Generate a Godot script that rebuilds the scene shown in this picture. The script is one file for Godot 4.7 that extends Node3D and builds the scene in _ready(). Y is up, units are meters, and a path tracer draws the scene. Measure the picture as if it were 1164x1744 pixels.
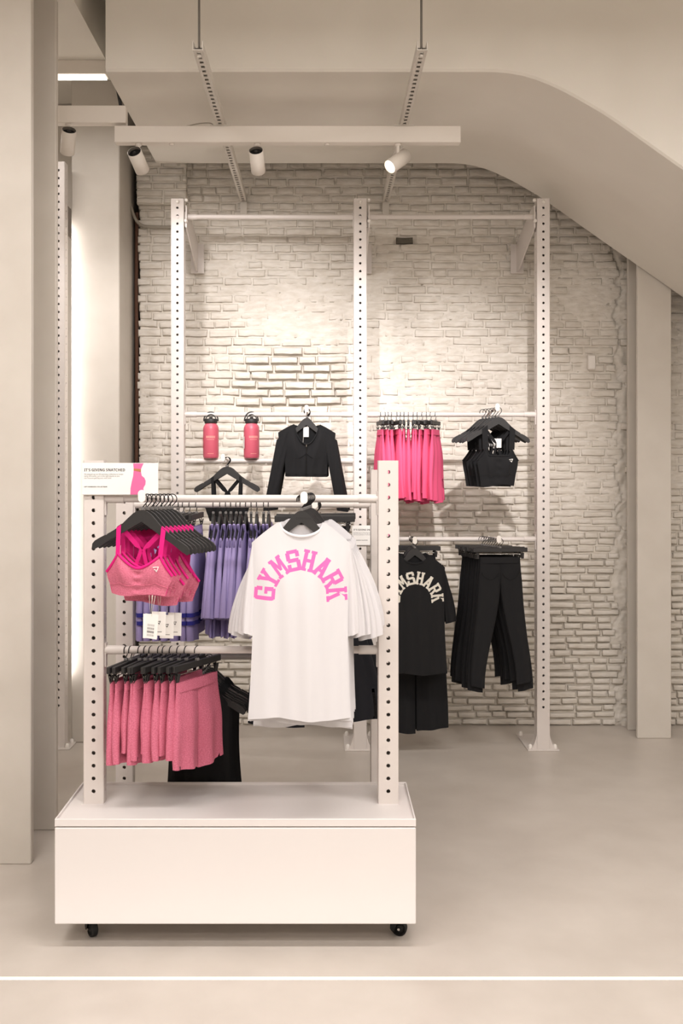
extends Node3D
# A corner of a clothing shop: white painted brick, perforated steel racks, garments on hangers.
# Metres, y up. The camera stands at x = z = 0 and looks along -z.

var taken := {}
var M := {}
var rng := RandomNumberGenerator.new()
var fine := FastNoiseLite.new()
var coarse := FastNoiseLite.new()

const WALL := -6.9            # front of the brick wall
const UNIT_Z := -3.935        # middle of the uprights of the mobile unit
const REAR_Z := -4.54         # the garment rack behind it
const RACK_Z := -6.336        # middle of the uprights of the wall rack
const UX := [-0.898, 0.257]   # uprights of the mobile unit and of the rack behind it
const WX := [-0.917, 0.237, 1.393]

func _ready():
	rng.seed = 7
	fine.seed = 3
	fine.frequency = 22.0
	coarse.seed = 11
	coarse.frequency = 1.3
	make_camera()
	make_environment()
	make_general_lights()
	make_materials()
	make_shell()
	make_soffit()
	make_brick_wall()
	make_columns()
	make_ceiling_gear()
	make_wall_rack()
	make_side_rack()
	make_rear_rack()
	make_mobile_unit()
	make_wall_goods()
	make_rear_goods()
	make_front_goods()
	make_signs()

# ------------------------------------------------------------------ camera and light
func make_camera():
	var c := Camera3D.new()
	c.name = "camera"
	c.near = 0.1
	c.far = 60.0
	c.projection = Camera3D.PROJECTION_FRUSTUM
	c.size = 1744.0 / 1700.0 * c.near
	c.frustum_offset = Vector2(32.0, -82.0) / 1700.0 * c.near
	c.position = Vector3(0, 1.81, 0)
	add_child(c)
	c.current = true

func make_environment():
	var w := WorldEnvironment.new()
	w.name = "environment"
	var e := Environment.new()
	e.background_mode = Environment.BG_COLOR
	e.background_color = Color(0.02, 0.02, 0.02)
	e.tonemap_mode = Environment.TONE_MAPPER_LINEAR
	e.tonemap_exposure = 0.91
	e.sdfgi_enabled = true
	e.ssao_enabled = true
	e.ssil_enabled = true
	w.environment = e
	add_child(w)

const WARM := Color(1.0, 0.978, 0.976)

func area(at: Vector3, towards: Vector3, size: Vector2, energy: float, color := WARM, parent: Node = self):
	var l := AreaLight3D.new()
	l.name = "area_light"
	l.area_size = size
	l.area_normalize_energy = true
	l.light_energy = energy
	l.light_color = color
	l.area_range = 20.0
	l.shadow_enabled = true
	var f := (towards - at).normalized()
	var up := Vector3.UP if absf(f.y) < 0.95 else Vector3.FORWARD
	l.transform = Transform3D(Basis.looking_at(f, up), at)
	parent.add_child(l, true)

func spot(at: Vector3, towards: Vector3, energy: float, angle: float, color := WARM, radius := 0.03):
	var l := SpotLight3D.new()
	l.name = "spot_light"
	l.light_energy = energy
	l.spot_range = 15.0
	l.spot_attenuation = 2.0
	l.spot_angle = angle
	l.spot_angle_attenuation = 1.0
	l.light_size = radius
	l.light_color = color
	l.shadow_enabled = true
	var f := (towards - at).normalized()
	var up := Vector3.UP if absf(f.y) < 0.95 else Vector3.FORWARD
	l.transform = Transform3D(Basis.looking_at(f, up), at)
	add_child(l, true)

func make_general_lights():
	# the shop's ceiling panels over and behind the camera (their housings are built in make_ceiling_gear)
	for p in PANELS:
		area(Vector3(p.x, p.y - 0.035, p.z), Vector3(p.x, p.y - 1.0, p.z), Vector2(1.4, 0.3), p.w)
	# unseen fill panels, added to brighten the racks and plinth from the front
	for p in FILL_PANELS:
		var f := Vector3(0, -sin(FILL_TILT), -cos(FILL_TILT))
		area(Vector3(p.x, p.y, p.z) + f * 0.035, Vector3(p.x, p.y, p.z) + f, Vector2(1.2, 0.25), p.w)

# x, y, z, energy of the ceiling panels
const PANELS := [
	Vector4(-1.5, 4.05, -2.5, 5.0), Vector4(0.6, 4.05, -2.5, 5.0), Vector4(2.7, 4.05, -2.5, 5.0),
	Vector4(-1.5, 4.05, -0.6, 3.6), Vector4(0.6, 4.05, -0.6, 3.6), Vector4(2.7, 4.05, -0.6, 3.8),
	Vector4(-1.5, 4.05, 1.8, 3.6), Vector4(0.6, 4.05, 1.8, 3.6), Vector4(2.7, 4.05, 1.8, 3.6)]
const FILL_PANELS := [Vector4(-1.3, 3.6, -0.2, 1.1), Vector4(0.5, 3.6, -0.2, 1.1), Vector4(2.2, 3.6, -0.2, 1.1)]
const FILL_TILT := 1.05

# ------------------------------------------------------------------ materials
func mat(key: String, color: Color, rough := 0.6, opts := {}) -> StandardMaterial3D:
	var m := StandardMaterial3D.new()
	m.resource_name = key
	m.albedo_color = color
	m.roughness = rough
	for k in opts:
		m.set(k, opts[k])
	M[key] = m
	return m

func noise_tex(seed_: int, freq: float, lo: Color, hi: Color, size := 512, oct := 4) -> NoiseTexture2D:
	var n := FastNoiseLite.new()
	n.seed = seed_
	n.frequency = freq
	n.fractal_octaves = oct
	var t := NoiseTexture2D.new()
	t.width = size
	t.height = size
	t.seamless = true
	t.noise = n
	var g := Gradient.new()
	g.set_color(0, lo)
	g.set_color(1, hi)
	t.color_ramp = g
	return t

func relief(m: StandardMaterial3D, t: Texture2D, cm: float):
	m.heightmap_enabled = true
	m.heightmap_texture = t
	m.heightmap_scale = cm

func tri(m: StandardMaterial3D, scale: float, world := true):
	m.uv1_triplanar = true
	m.uv1_world_triplanar = world
	m.uv1_scale = Vector3.ONE * scale

func make_materials():
	var bump := noise_tex(5, 0.02, Color(0, 0, 0), Color(1, 1, 1), 512, 5)
	var grain := noise_tex(9, 0.09, Color(0, 0, 0), Color(1, 1, 1), 256, 3)
	var m := mat("brick_paint", Color(0.90, 0.88, 0.845), 0.62)
	m.albedo_texture = noise_tex(21, 0.012, Color(0.90, 0.885, 0.86), Color(1, 1, 1), 512, 5)
	relief(m, bump, 0.22)
	tri(m, 1.7)
	m.uv1_scale = Vector3(1.3, 3.6, 1.3)
	m = mat("bare_mortar", Color(0.42, 0.40, 0.36), 0.9)
	relief(m, bump, 0.5)
	tri(m, 3.0)
	m = mat("plaster", Color(0.83, 0.805, 0.77), 0.75)
	m.albedo_texture = noise_tex(31, 0.008, Color(0.95, 0.945, 0.935), Color(1, 1, 1), 512, 4)
	tri(m, 0.5)
	m = mat("soffit_paint", Color(0.89, 0.87, 0.83), 0.8)
	m.albedo_texture = noise_tex(33, 0.006, Color(0.955, 0.95, 0.945), Color(1, 1, 1), 512, 4)
	tri(m, 0.35)
	m = mat("ceiling_paint", Color(0.85, 0.83, 0.79), 0.85)
	m = mat("column_paint", Color(0.82, 0.795, 0.755), 0.6)
	m.albedo_texture = noise_tex(35, 0.01, Color(0.965, 0.96, 0.955), Color(1, 1, 1), 512, 4)
	tri(m, 0.6)
	m = mat("concrete", Color(0.80, 0.768, 0.73), 0.38)
	m.albedo_texture = noise_tex(41, 0.009, Color(0.945, 0.94, 0.935), Color(1, 1, 1), 1024, 6)
	m.roughness_texture = noise_tex(43, 0.01, Color(0.75, 0.75, 0.75), Color(1, 1, 1), 512, 4)
	tri(m, 0.28)
	mat("steel", Color(0.85, 0.82, 0.795), 0.42)
	mat("plinth_white", Color(0.86, 0.838, 0.822), 0.38)
	mat("fitting_white", Color(0.87, 0.84, 0.80), 0.5)
	mat("cap_white", Color(0.93, 0.91, 0.88), 0.4)
	mat("galvanised", Color(0.80, 0.775, 0.735), 0.5)
	mat("rod_steel", Color(0.42, 0.40, 0.37), 0.45, {"metallic": 0.6})
	mat("rust", Color(0.33, 0.22, 0.16), 0.85)
	mat("cable_grey", Color(0.62, 0.59, 0.54), 0.6)
	mat("cable_dark", Color(0.10, 0.095, 0.09), 0.6)
	mat("black_plastic", Color(0.155, 0.15, 0.148), 0.55)
	mat("black_metal", Color(0.06, 0.06, 0.062), 0.35, {"metallic": 0.5})
	mat("chrome", Color(0.75, 0.74, 0.72), 0.15, {"metallic": 1.0})
	mat("rubber", Color(0.06, 0.058, 0.056), 0.6)
	mat("lens_glow", Color(1, 0.97, 0.92), 0.5, {"emission_enabled": true, "emission": Color(1.0, 0.95, 0.86), "emission_energy_multiplier": 3.0})
	mat("strip_glow", Color(1, 0.97, 0.92), 0.5, {"emission_enabled": true, "emission": Color(1.0, 0.96, 0.9), "emission_energy_multiplier": 3.5})
	m = mat("heather_pink", Color(0.89, 0.53, 0.62), 0.9)
	m.albedo_texture = noise_tex(51, 0.11, Color(0.78, 0.60, 0.66), Color(1.0, 1.0, 1.0), 512, 3)
	relief(m, grain, 0.06)
	tri(m, 3.2, false)
	m.uv1_scale = Vector3(2.2, 4.4, 2.2)
	cloth("hot_pink", Color(0.84, 0.08, 0.47))
	cloth("coral_pink", Color(0.89, 0.34, 0.50))
	cloth("lilac", Color(0.605, 0.555, 0.735))
	cloth("royal_blue", Color(0.16, 0.15, 0.50))
	cloth("black_cloth", Color(0.052, 0.052, 0.062))
	cloth("navy_cloth", Color(0.058, 0.064, 0.092))
	cloth("white_cloth", Color(0.835, 0.825, 0.83))
	mat("paper", Color(0.93, 0.92, 0.90), 0.7)
	mat("ink", Color(0.12, 0.115, 0.11), 0.7)
	mat("ink_grey", Color(0.45, 0.44, 0.43), 0.7)
	mat("thread", Color(0.9, 0.88, 0.84), 0.8)
	m = mat("bottle_pink", Color(0.78, 0.35, 0.42), 0.38)
	relief(m, grain, 0.02)
	tri(m, 14.0, false)
	mat("bottle_print", Color(0.88, 0.60, 0.56), 0.5)
	mat("skin_print", Color(0.72, 0.46, 0.30), 0.7)
	mat("leggings_print", Color(0.90, 0.42, 0.62), 0.7)
	var t := mat("tee_white_print", Color(1, 1, 1), 0.85)
	t.albedo_texture = lettering(Color(0.835, 0.825, 0.83), Color(0.91, 0.42, 0.70))
	t = mat("tee_black_print", Color(1, 1, 1), 0.9)
	t.albedo_texture = lettering(Color(0.052, 0.052, 0.062), Color(0.88, 0.86, 0.81))

func cloth(key: String, c: Color):
	var m := mat(key, c, 0.92)
	if not M.has("weave"):
		M["weave"] = noise_tex(61, 0.2, Color(0, 0, 0), Color(1, 1, 1), 256, 2)
	relief(m, M["weave"], 0.04)
	tri(m, 8.0, false)

# The arched college lettering across a tee's front, drawn flat: 0.44 m wide, 0.76 m high.
const GLYPHS := {
	"G": [[0,.12,.3,.88],[.1,.83,.9,1],[.7,.62,1,.9],[.1,0,.9,.17],[.7,.1,1,.5],[.48,.37,1,.52],[.03,.06,.2,.94]],
	"Y": [[0,.87,.44,1],[.56,.87,1,1],[.36,.05,.64,.5],[.2,0,.8,.13],[.06,.9,.36,.9,.66,.44,.38,.44],[.64,.9,.94,.9,.62,.44,.34,.44]],
	"M": [[0,0,.38,.13],[.62,0,1,.13],[0,.87,.26,1],[.74,.87,1,1],[.08,0,.3,1],[.7,0,.92,1],[.08,1,.34,1,.6,.32,.42,.32],[.66,1,.92,1,.58,.32,.4,.32]],
	"S": [[.1,.83,.9,1],[0,.52,.3,.9],[.1,.42,.9,.6],[.7,.1,1,.5],[.1,0,.9,.17],[.72,.66,1,.93],[0,.07,.28,.34]],
	"H": [[.08,0,.36,1],[.64,0,.92,1],[.3,.42,.7,.58],[0,0,.44,.13],[.56,0,1,.13],[0,.87,.44,1],[.56,.87,1,1]],
	"A": [[.34,1,.62,1,.34,0,.06,0],[.38,1,.66,1,.94,0,.66,0],[.3,.25,.7,.4],[0,0,.4,.13],[.6,0,1,.13],[.28,.88,.7,1]],
	"R": [[.08,0,.36,1],[0,.85,.85,1],[.3,.42,.88,.57],[.68,.48,.97,.93],[.46,.5,.74,.5,.98,0,.7,0],[0,0,.44,.13],[.62,0,1.03,.13]],
	"K": [[.08,0,.36,1],[0,0,.44,.13],[0,.87,.44,1],[.3,.58,.3,.36,.66,1,.96,1],[.38,.6,.62,.66,1,0,.7,0],[.56,.87,1,1],[.6,0,1.03,.13]]}

func in_glyph(ch: String, p: Vector2) -> bool:
	for q in GLYPHS[ch]:
		if q.size() == 4:
			if p.x >= q[0] and p.x <= q[2] and p.y >= q[1] and p.y <= q[3]:
				return true
		else:
			var poly := PackedVector2Array([Vector2(q[0], q[1]), Vector2(q[2], q[3]), Vector2(q[4], q[5]), Vector2(q[6], q[7])])
			if Geometry2D.is_point_in_polygon(p, poly):
				return true
	return false

func lettering(ground: Color, print_: Color) -> ImageTexture:
	var w := 880
	var h := 1520
	var im := Image.create(w, h, false, Image.FORMAT_RGB8)
	im.fill(ground)
	var middle := Vector2(0.0, -0.268)
	var word := "GYMSHARK"
	var radius := 0.131
	var tall := 0.077
	var wide := 0.049
	for i in 8:
		var a := deg_to_rad(-86.0 + 172.0 * i / 7.0)
		var up := Vector2(sin(a), cos(a))
		var side := Vector2(cos(a), -sin(a))
		var c := middle + up * radius
		for py in range(int((-c.y - 0.05) * 2000), int((-c.y + 0.05) * 2000)):
			for px in range(int((c.x - 0.05 + 0.22) * 2000), int((c.x + 0.05 + 0.22) * 2000)):
				var d := Vector2(px / 2000.0 - 0.22, -py / 2000.0) - c
				var l := Vector2(d.dot(side) / wide + 0.5, d.dot(up) / tall + 0.5)
				if l.x > -0.02 and l.x < 1.05 and l.y >= 0.0 and l.y <= 1.0 and in_glyph(word[i], l):
					im.set_pixel(px, py, print_)
	return ImageTexture.create_from_image(im)

# ------------------------------------------------------------------ naming
func numbered(called: String) -> String:
	var n: int = taken.get(called, 0)
	taken[called] = n + 1
	return called if n == 0 else "%s_%03d" % [called, n]

func tag(o: Node, label := "", category := "", group := "", kind := ""):
	if label: o.set_meta("label", label)
	if category: o.set_meta("category", category)
	if group: o.set_meta("group", group)
	if kind: o.set_meta("kind", kind)

func thing(called: String, label: String, category: String, at := Vector3.ZERO, turn := Vector3.ZERO, group := "") -> Node3D:
	var o := Node3D.new()
	o.name = numbered(called)
	add_child(o)
	o.position = at
	o.rotation = turn
	tag(o, label, category, group)
	return o

func structure(called: String, label := "") -> Node3D:
	var o := Node3D.new()
	o.name = called
	add_child(o)
	tag(o, label, "", "", "structure")
	return o

func part(parent: Node, called: String, mesh: Mesh, m: Material, label := "") -> MeshInstance3D:
	var o := MeshInstance3D.new()
	o.name = called
	o.mesh = mesh
	o.material_override = m
	if label: o.set_meta("label", label)
	parent.add_child(o, true)
	return o

func proto() -> Node3D:
	return Node3D.new()

func place(p: Node3D, called: String, label: String, category: String, group: String, at: Vector3, turn: Vector3, size := Vector3.ONE) -> Node3D:
	var o: Node3D = p.duplicate()
	o.name = numbered(called)
	add_child(o)
	o.transform = Transform3D(Basis.from_euler(turn).scaled_local(size), at)
	tag(o, label, category, group)
	return o

# ------------------------------------------------------------------ mesh helpers
func begin(smooth := true) -> SurfaceTool:
	var st := SurfaceTool.new()
	st.begin(Mesh.PRIMITIVE_TRIANGLES)
	st.set_smooth_group(0 if smooth else -1)
	return st

func finish(st: SurfaceTool) -> ArrayMesh:
	st.generate_normals()
	st.index()
	return st.commit()

func t3(st: SurfaceTool, a: Vector3, b: Vector3, c: Vector3, out: Vector3):
	if (c - a).cross(b - a).dot(out) < 0.0:
		var k := b
		b = c
		c = k
	st.add_vertex(a)
	st.add_vertex(b)
	st.add_vertex(c)

func q4(st: SurfaceTool, a: Vector3, b: Vector3, c: Vector3, d: Vector3, out: Vector3):
	t3(st, a, b, c, out)
	t3(st, a, c, d, out)

func add_box(st: SurfaceTool, c: Vector3, size: Vector3, bevel := 0.0, turn := Basis.IDENTITY):
	st.set_smooth_group(-1)
	var h := size / 2.0
	var b := minf(bevel, minf(h.x, minf(h.y, h.z)) * 0.9)
	for axis in 3:
		for s: float in [-1.0, 1.0]:
			var j := (axis + 1) % 3
			var k := (axis + 2) % 3
			var p: Array[Vector3] = []
			for e in [[-1, -1], [1, -1], [1, 1], [-1, 1]]:
				var v := Vector3.ZERO
				v[axis] = s * h[axis]
				v[j] = e[0] * (h[j] - b)
				v[k] = e[1] * (h[k] - b)
				p.append(c + turn * v)
			var n := Vector3.ZERO
			n[axis] = s
			q4(st, p[0], p[1], p[2], p[3], turn * n)
	if b <= 0.0:
		return
	for axis in 3:
		var j := (axis + 1) % 3
		var k := (axis + 2) % 3
		for sj in [-1.0, 1.0]:
			for sk in [-1.0, 1.0]:
				var p: Array[Vector3] = []
				for e in [[-1, 0], [1, 0], [1, 1], [-1, 1]]:
					var v := Vector3.ZERO
					v[axis] = e[0] * (h[axis] - b)
					v[j] = sj * (h[j] - (b if e[1] == 1 else 0.0))
					v[k] = sk * (h[k] - (b if e[1] == 0 else 0.0))
					p.append(c + turn * v)
				var n := Vector3.ZERO
				n[j] = sj
				n[k] = sk
				q4(st, p[0], p[1], p[2], p[3], turn * n)
	for sx in [-1.0, 1.0]:
		for sy in [-1.0, 1.0]:
			for sz in [-1.0, 1.0]:
				var s := Vector3(sx, sy, sz)
				var p: Array[Vector3] = []
				for axis in 3:
					var v := h - Vector3.ONE * b
					v[axis] = h[axis]
					p.append(c + turn * (v * s))
				t3(st, p[0], p[1], p[2], turn * s)

func box(size: Vector3, bevel := 0.0, c := Vector3.ZERO) -> ArrayMesh:
	var st := begin(false)
	add_box(st, c, size, bevel)
	return finish(st)

# a box from one corner to the other
func span(lo: Vector3, hi: Vector3, bevel := 0.0) -> ArrayMesh:
	return box((hi - lo).abs(), bevel, (lo + hi) / 2.0)

func add_rings(st: SurfaceTool, rings: Array, caps := true, smooth := true):
	st.set_smooth_group(0 if smooth else -1)
	for r in rings.size() - 1:
		var a: PackedVector3Array = rings[r]
		var b: PackedVector3Array = rings[r + 1]
		var mid := Vector3.ZERO
		for v in a: mid += v
		for v in b: mid += v
		mid /= a.size() + b.size()
		var n := a.size()
		for i in n:
			var j := (i + 1) % n
			q4(st, a[i], a[j], b[j], b[i], (a[i] + a[j] + b[i] + b[j]) / 4.0 - mid)
	if caps:
		st.set_smooth_group(-1)
		for e in [0, rings.size() - 1]:
			var a: PackedVector3Array = rings[e]
			var mid := Vector3.ZERO
			for v in a: mid += v
			mid /= a.size()
			var other: PackedVector3Array = rings[1 if e == 0 else rings.size() - 2]
			var om := Vector3.ZERO
			for v in other: om += v
			om /= other.size()
			for i in a.size():
				t3(st, mid, a[i], a[(i + 1) % a.size()], mid - om)

func add_tube(st: SurfaceTool, pts: Array, r, seg := 10, caps := true):
	var rings := []
	var side := Vector3.ZERO
	for i in pts.size():
		var p: Vector3 = pts[i]
		var d: Vector3 = (pts[mini(i + 1, pts.size() - 1)] - pts[maxi(i - 1, 0)]).normalized()
		if side == Vector3.ZERO:
			side = d.cross(Vector3.UP if absf(d.y) < 0.9 else Vector3.RIGHT).normalized()
		side = (side - d * side.dot(d)).normalized()
		var other := d.cross(side)
		var rr: float = r[i] if r is Array else r
		var ring := PackedVector3Array()
		for k in seg:
			var a := TAU * k / seg
			ring.append(p + (side * cos(a) + other * sin(a)) * rr)
		rings.append(ring)
	add_rings(st, rings, caps)

func tube(pts: Array, r, seg := 10) -> ArrayMesh:
	var st := begin()
	add_tube(st, pts, r, seg)
	return finish(st)

# profile of Vector2(radius, y), turned round y
func lathe(profile: Array, seg := 28) -> ArrayMesh:
	var st := begin()
	var rings := []
	for p in profile:
		var ring := PackedVector3Array()
		for k in seg:
			var a := TAU * k / seg
			ring.append(Vector3(cos(a) * p.x, p.y, sin(a) * p.x))
		rings.append(ring)
	add_rings(st, rings, true)
	return finish(st)

# outline in the xy plane pulled to the thickness in z, with a small chamfer round the front and back
func add_slab(st: SurfaceTool, poly: PackedVector2Array, z0: float, z1: float, chamfer := 0.0):
	if Geometry2D.is_polygon_clockwise(poly):
		poly.reverse()
	var inner := poly
	if chamfer > 0.0:
		var off := Geometry2D.offset_polygon(poly, -chamfer, Geometry2D.JOIN_MITER)
		if off.size() == 1 and off[0].size() == poly.size():
			inner = off[0]
			var best := 0
			for i in inner.size():
				if inner[i].distance_to(poly[0]) < inner[best].distance_to(poly[0]): best = i
			var shifted := PackedVector2Array()
			for i in inner.size(): shifted.append(inner[(best + i) % inner.size()])
			if shifted[1].distance_to(poly[1]) > chamfer * 4.0 + 0.001:
				shifted = poly
			inner = shifted
	st.set_smooth_group(-1)
	var c := chamfer if inner != poly else 0.0
	var idx := Geometry2D.triangulate_polygon(inner)
	for i in range(0, idx.size(), 3):
		var a := inner[idx[i]]
		var b := inner[idx[i + 1]]
		var d := inner[idx[i + 2]]
		t3(st, Vector3(a.x, a.y, z1), Vector3(b.x, b.y, z1), Vector3(d.x, d.y, z1), Vector3.BACK)
		t3(st, Vector3(a.x, a.y, z0), Vector3(b.x, b.y, z0), Vector3(d.x, d.y, z0), Vector3.FORWARD)
	var n := poly.size()
	for i in n:
		var j := (i + 1) % n
		var e := poly[j] - poly[i]
		var out := Vector3(e.y, -e.x, 0)
		var a0 := Vector3(poly[i].x, poly[i].y, z0 + c)
		var b0 := Vector3(poly[j].x, poly[j].y, z0 + c)
		var a1 := Vector3(poly[i].x, poly[i].y, z1 - c)
		var b1 := Vector3(poly[j].x, poly[j].y, z1 - c)
		q4(st, a0, b0, b1, a1, out)
		if c > 0.0:
			q4(st, a1, b1, Vector3(inner[j].x, inner[j].y, z1), Vector3(inner[i].x, inner[i].y, z1), out + Vector3.BACK * e.length())
			q4(st, a0, b0, Vector3(inner[j].x, inner[j].y, z0), Vector3(inner[i].x, inner[i].y, z0), out + Vector3.FORWARD * e.length())

func slab(poly: PackedVector2Array, z0: float, z1: float, chamfer := 0.0) -> ArrayMesh:
	var st := begin(false)
	add_slab(st, poly, z0, z1, chamfer)
	return finish(st)

# a sheet from a function of u, v in 0..1; uv optional as a second function
func add_sheet(st: SurfaceTool, f: Callable, nu: int, nv: int, uv = null):
	st.set_smooth_group(0)
	var p: Array[Vector3] = []
	for j in nv + 1:
		for i in nu + 1:
			p.append(f.call(float(i) / nu, float(j) / nv))
	for j in nv:
		for i in nu:
			var k := j * (nu + 1) + i
			for o in [[k, k + 1, k + nu + 2], [k, k + nu + 2, k + nu + 1]]:
				for v in o:
					if uv != null:
						st.set_uv(uv.call(p[v]))
					st.add_vertex(p[v])

# a cloth tube: rings of [centre, half width vector, half depth vector, fold depth, folds, phase]
func add_cloth(st: SurfaceTool, rows: Array, seg := 36, caps := false):
	var rings := []
	for r in rows:
		var c: Vector3 = r[0]
		var u: Vector3 = r[1]
		var w: Vector3 = r[2]
		var wn := w.normalized()
		var ring := PackedVector3Array()
		for k in seg:
			var a := TAU * k / seg
			var x := cos(a)
			var y := sin(a)
			var fold: float = r[3] * sin(x * r[4] + r[5]) * sqrt(absf(y))
			ring.append(c + u * x + w * signf(y) * pow(absf(y), 0.75) + wn * fold)
		rings.append(ring)
	add_rings(st, rings, caps)

# ------------------------------------------------------------------ the room
func make_shell():
	var o := structure("floor", "smooth beige concrete floor")
	# the floor is cut along the light strip
	part(o, "slab", span(Vector3(-4.5, -0.2, -7.4), Vector3(5.0, 0, -3.522)), M.concrete)
	part(o, "slab", span(Vector3(-4.5, -0.2, -3.502), Vector3(5.0, 0, 4.0)), M.concrete)
	part(o, "strip_bed", span(Vector3(-4.5, -0.2, -3.522), Vector3(5.0, -0.02, -3.502)), M.fitting_white)
	var s := thing("floor_light_strip", "thin glowing white light line set into the concrete floor", "light strip", Vector3(0.25, 0, -3.512))
	part(s, "diffuser", box(Vector3(9.4, 0.018, 0.019), 0.002, Vector3(0, -0.0092, 0)), M.strip_glow)
	area(Vector3(0.25, 0.004, -3.512), Vector3(0.25, 1, -3.512), Vector2(9.0, 0.018), 0.7)
	o = structure("ceiling", "pale grey ceiling above the shop")
	part(o, "slab", span(Vector3(-4.5, 4.8, -7.4), Vector3(5.0, 5.0, 4.0)), M.ceiling_paint)
	o = structure("wall_left")
	part(o, "plaster", span(Vector3(-4.7, 0, -7.4), Vector3(-4.5, 4.8, 4.0)), M.plaster)
	o = structure("wall_right")
	part(o, "plaster", span(Vector3(5.0, 0, -7.4), Vector3(5.2, 4.8, 4.0)), M.plaster)
	o = structure("wall_front")
	part(o, "plaster", span(Vector3(-4.7, 0, 4.0), Vector3(5.2, 4.8, 4.2)), M.plaster)

# height of the soffit's underside
const SOFFIT := [[-1.15, 3.888], [0.88, 3.888], [0.956, 3.886], [1.06, 3.868], [1.147, 3.842], [1.24, 3.803], [1.337, 3.752], [1.481, 3.669], [1.576, 3.606], [1.814, 3.436], [2.1, 3.236], [3.4, 2.326], [4.98, 1.22]]
func under(x: float) -> float:
	for i in SOFFIT.size() - 1:
		if x <= SOFFIT[i + 1][0]:
			return lerpf(SOFFIT[i][1], SOFFIT[i + 1][1], (x - SOFFIT[i][0]) / (SOFFIT[i + 1][0] - SOFFIT[i][0]))
	return 1.22

# the soffit stands a third of a metre clear of the bricks
func soffit_y(x: float) -> float:
	return 1.81 + (under(x / 0.9507) - 1.81) * 0.9507

func make_soffit():
	var o := structure("trim_1", "large boxed soffit that curves down like the underside of a stair")
	var st := begin()
	var z0 := -5.02
	var z1 := -6.56
	var n := 90
	var last := Vector2.ZERO
	for i in n + 1:
		var x := lerpf(-1.093, 5.0, float(i) / n)
		var p := Vector2(x, soffit_y(x))
		if i > 0:
			st.set_smooth_group(0)
			q4(st, Vector3(last.x, last.y, z0 - 0.012), Vector3(p.x, p.y, z0 - 0.012), Vector3(p.x, p.y, z1), Vector3(last.x, last.y, z1), Vector3.DOWN)
			st.set_smooth_group(1)
			q4(st, Vector3(last.x, last.y, z0 - 0.012), Vector3(p.x, p.y, z0 - 0.012), Vector3(p.x, p.y + 0.012, z0), Vector3(last.x, last.y + 0.012, z0), Vector3(0, -1, 1))
			st.set_smooth_group(2)
			q4(st, Vector3(last.x, last.y + 0.012, z0), Vector3(p.x, p.y + 0.012, z0), Vector3(p.x, 4.8, z0), Vector3(last.x, 4.8, z0), Vector3.BACK)
			q4(st, Vector3(last.x, last.y, z1), Vector3(p.x, p.y, z1), Vector3(p.x, 4.8, z1), Vector3(last.x, 4.8, z1), Vector3.FORWARD)
		last = p
	st.set_smooth_group(-1)
	q4(st, Vector3(-1.093, 3.785, z0), Vector3(-1.093, 4.8, z0), Vector3(-1.093, 4.8, z1), Vector3(-1.093, 3.785, z1), Vector3.LEFT)
	part(o, "soffit", finish(st), M.soffit_paint)
	o = structure("trim_2", "flat boxed soffit over the left side of the shop")
	part(o, "soffit", span(Vector3(-4.5, 4.11, -5.76), Vector3(-1.236, 4.8, -3.2)), M.soffit_paint)
	o = structure("trim_3", "recessed ceiling panel behind the short light bar")
	part(o, "panel", span(Vector3(-4.5, 4.3, -6.9), Vector3(-1.25, 4.4, -5.762)), M.ceiling_paint)

# ------------------------------------------------------------------ the painted brick wall
# how far mortar and paint fill the joints: 0 open, 1 flush
func fill_at(x: float, y: float) -> float:
	var f := 0.68 + coarse.get_noise_2d(x * 1.0, y * 1.0) * 0.55
	var open := 1.0 - smoothstep(0.7, 1.25, Vector2((x + 0.22) / 0.46, (y - 2.33) / 0.27).length())
	f = lerpf(f, 0.05, open)
	var smeared := 1.0 - smoothstep(0.6, 1.2, Vector2((x + 0.1) / 0.55, (y - 2.86) / 0.26).length())
	f = lerpf(f, 1.0, smeared)
	smeared = 1.0 - smoothstep(0.6, 1.3, Vector2((x - 0.85) / 0.55, (y - 2.6) / 0.5).length())
	f = lerpf(f, 0.8, smeared * 0.6)
	f = lerpf(f, 0.14, (1.0 - smoothstep(0.9, 1.7, y)) * 0.85)
	f = lerpf(f, 0.5, smoothstep(3.1, 3.4, y) * 0.6)
	return clampf(f, 0.0, 1.0)

func ragged_end(y: float) -> float:
	return 2.03 + coarse.get_noise_2d(y * 3.0, 40.0) * 0.10 + fine.get_noise_2d(y * 0.3, 7.0) * 0.02

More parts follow.
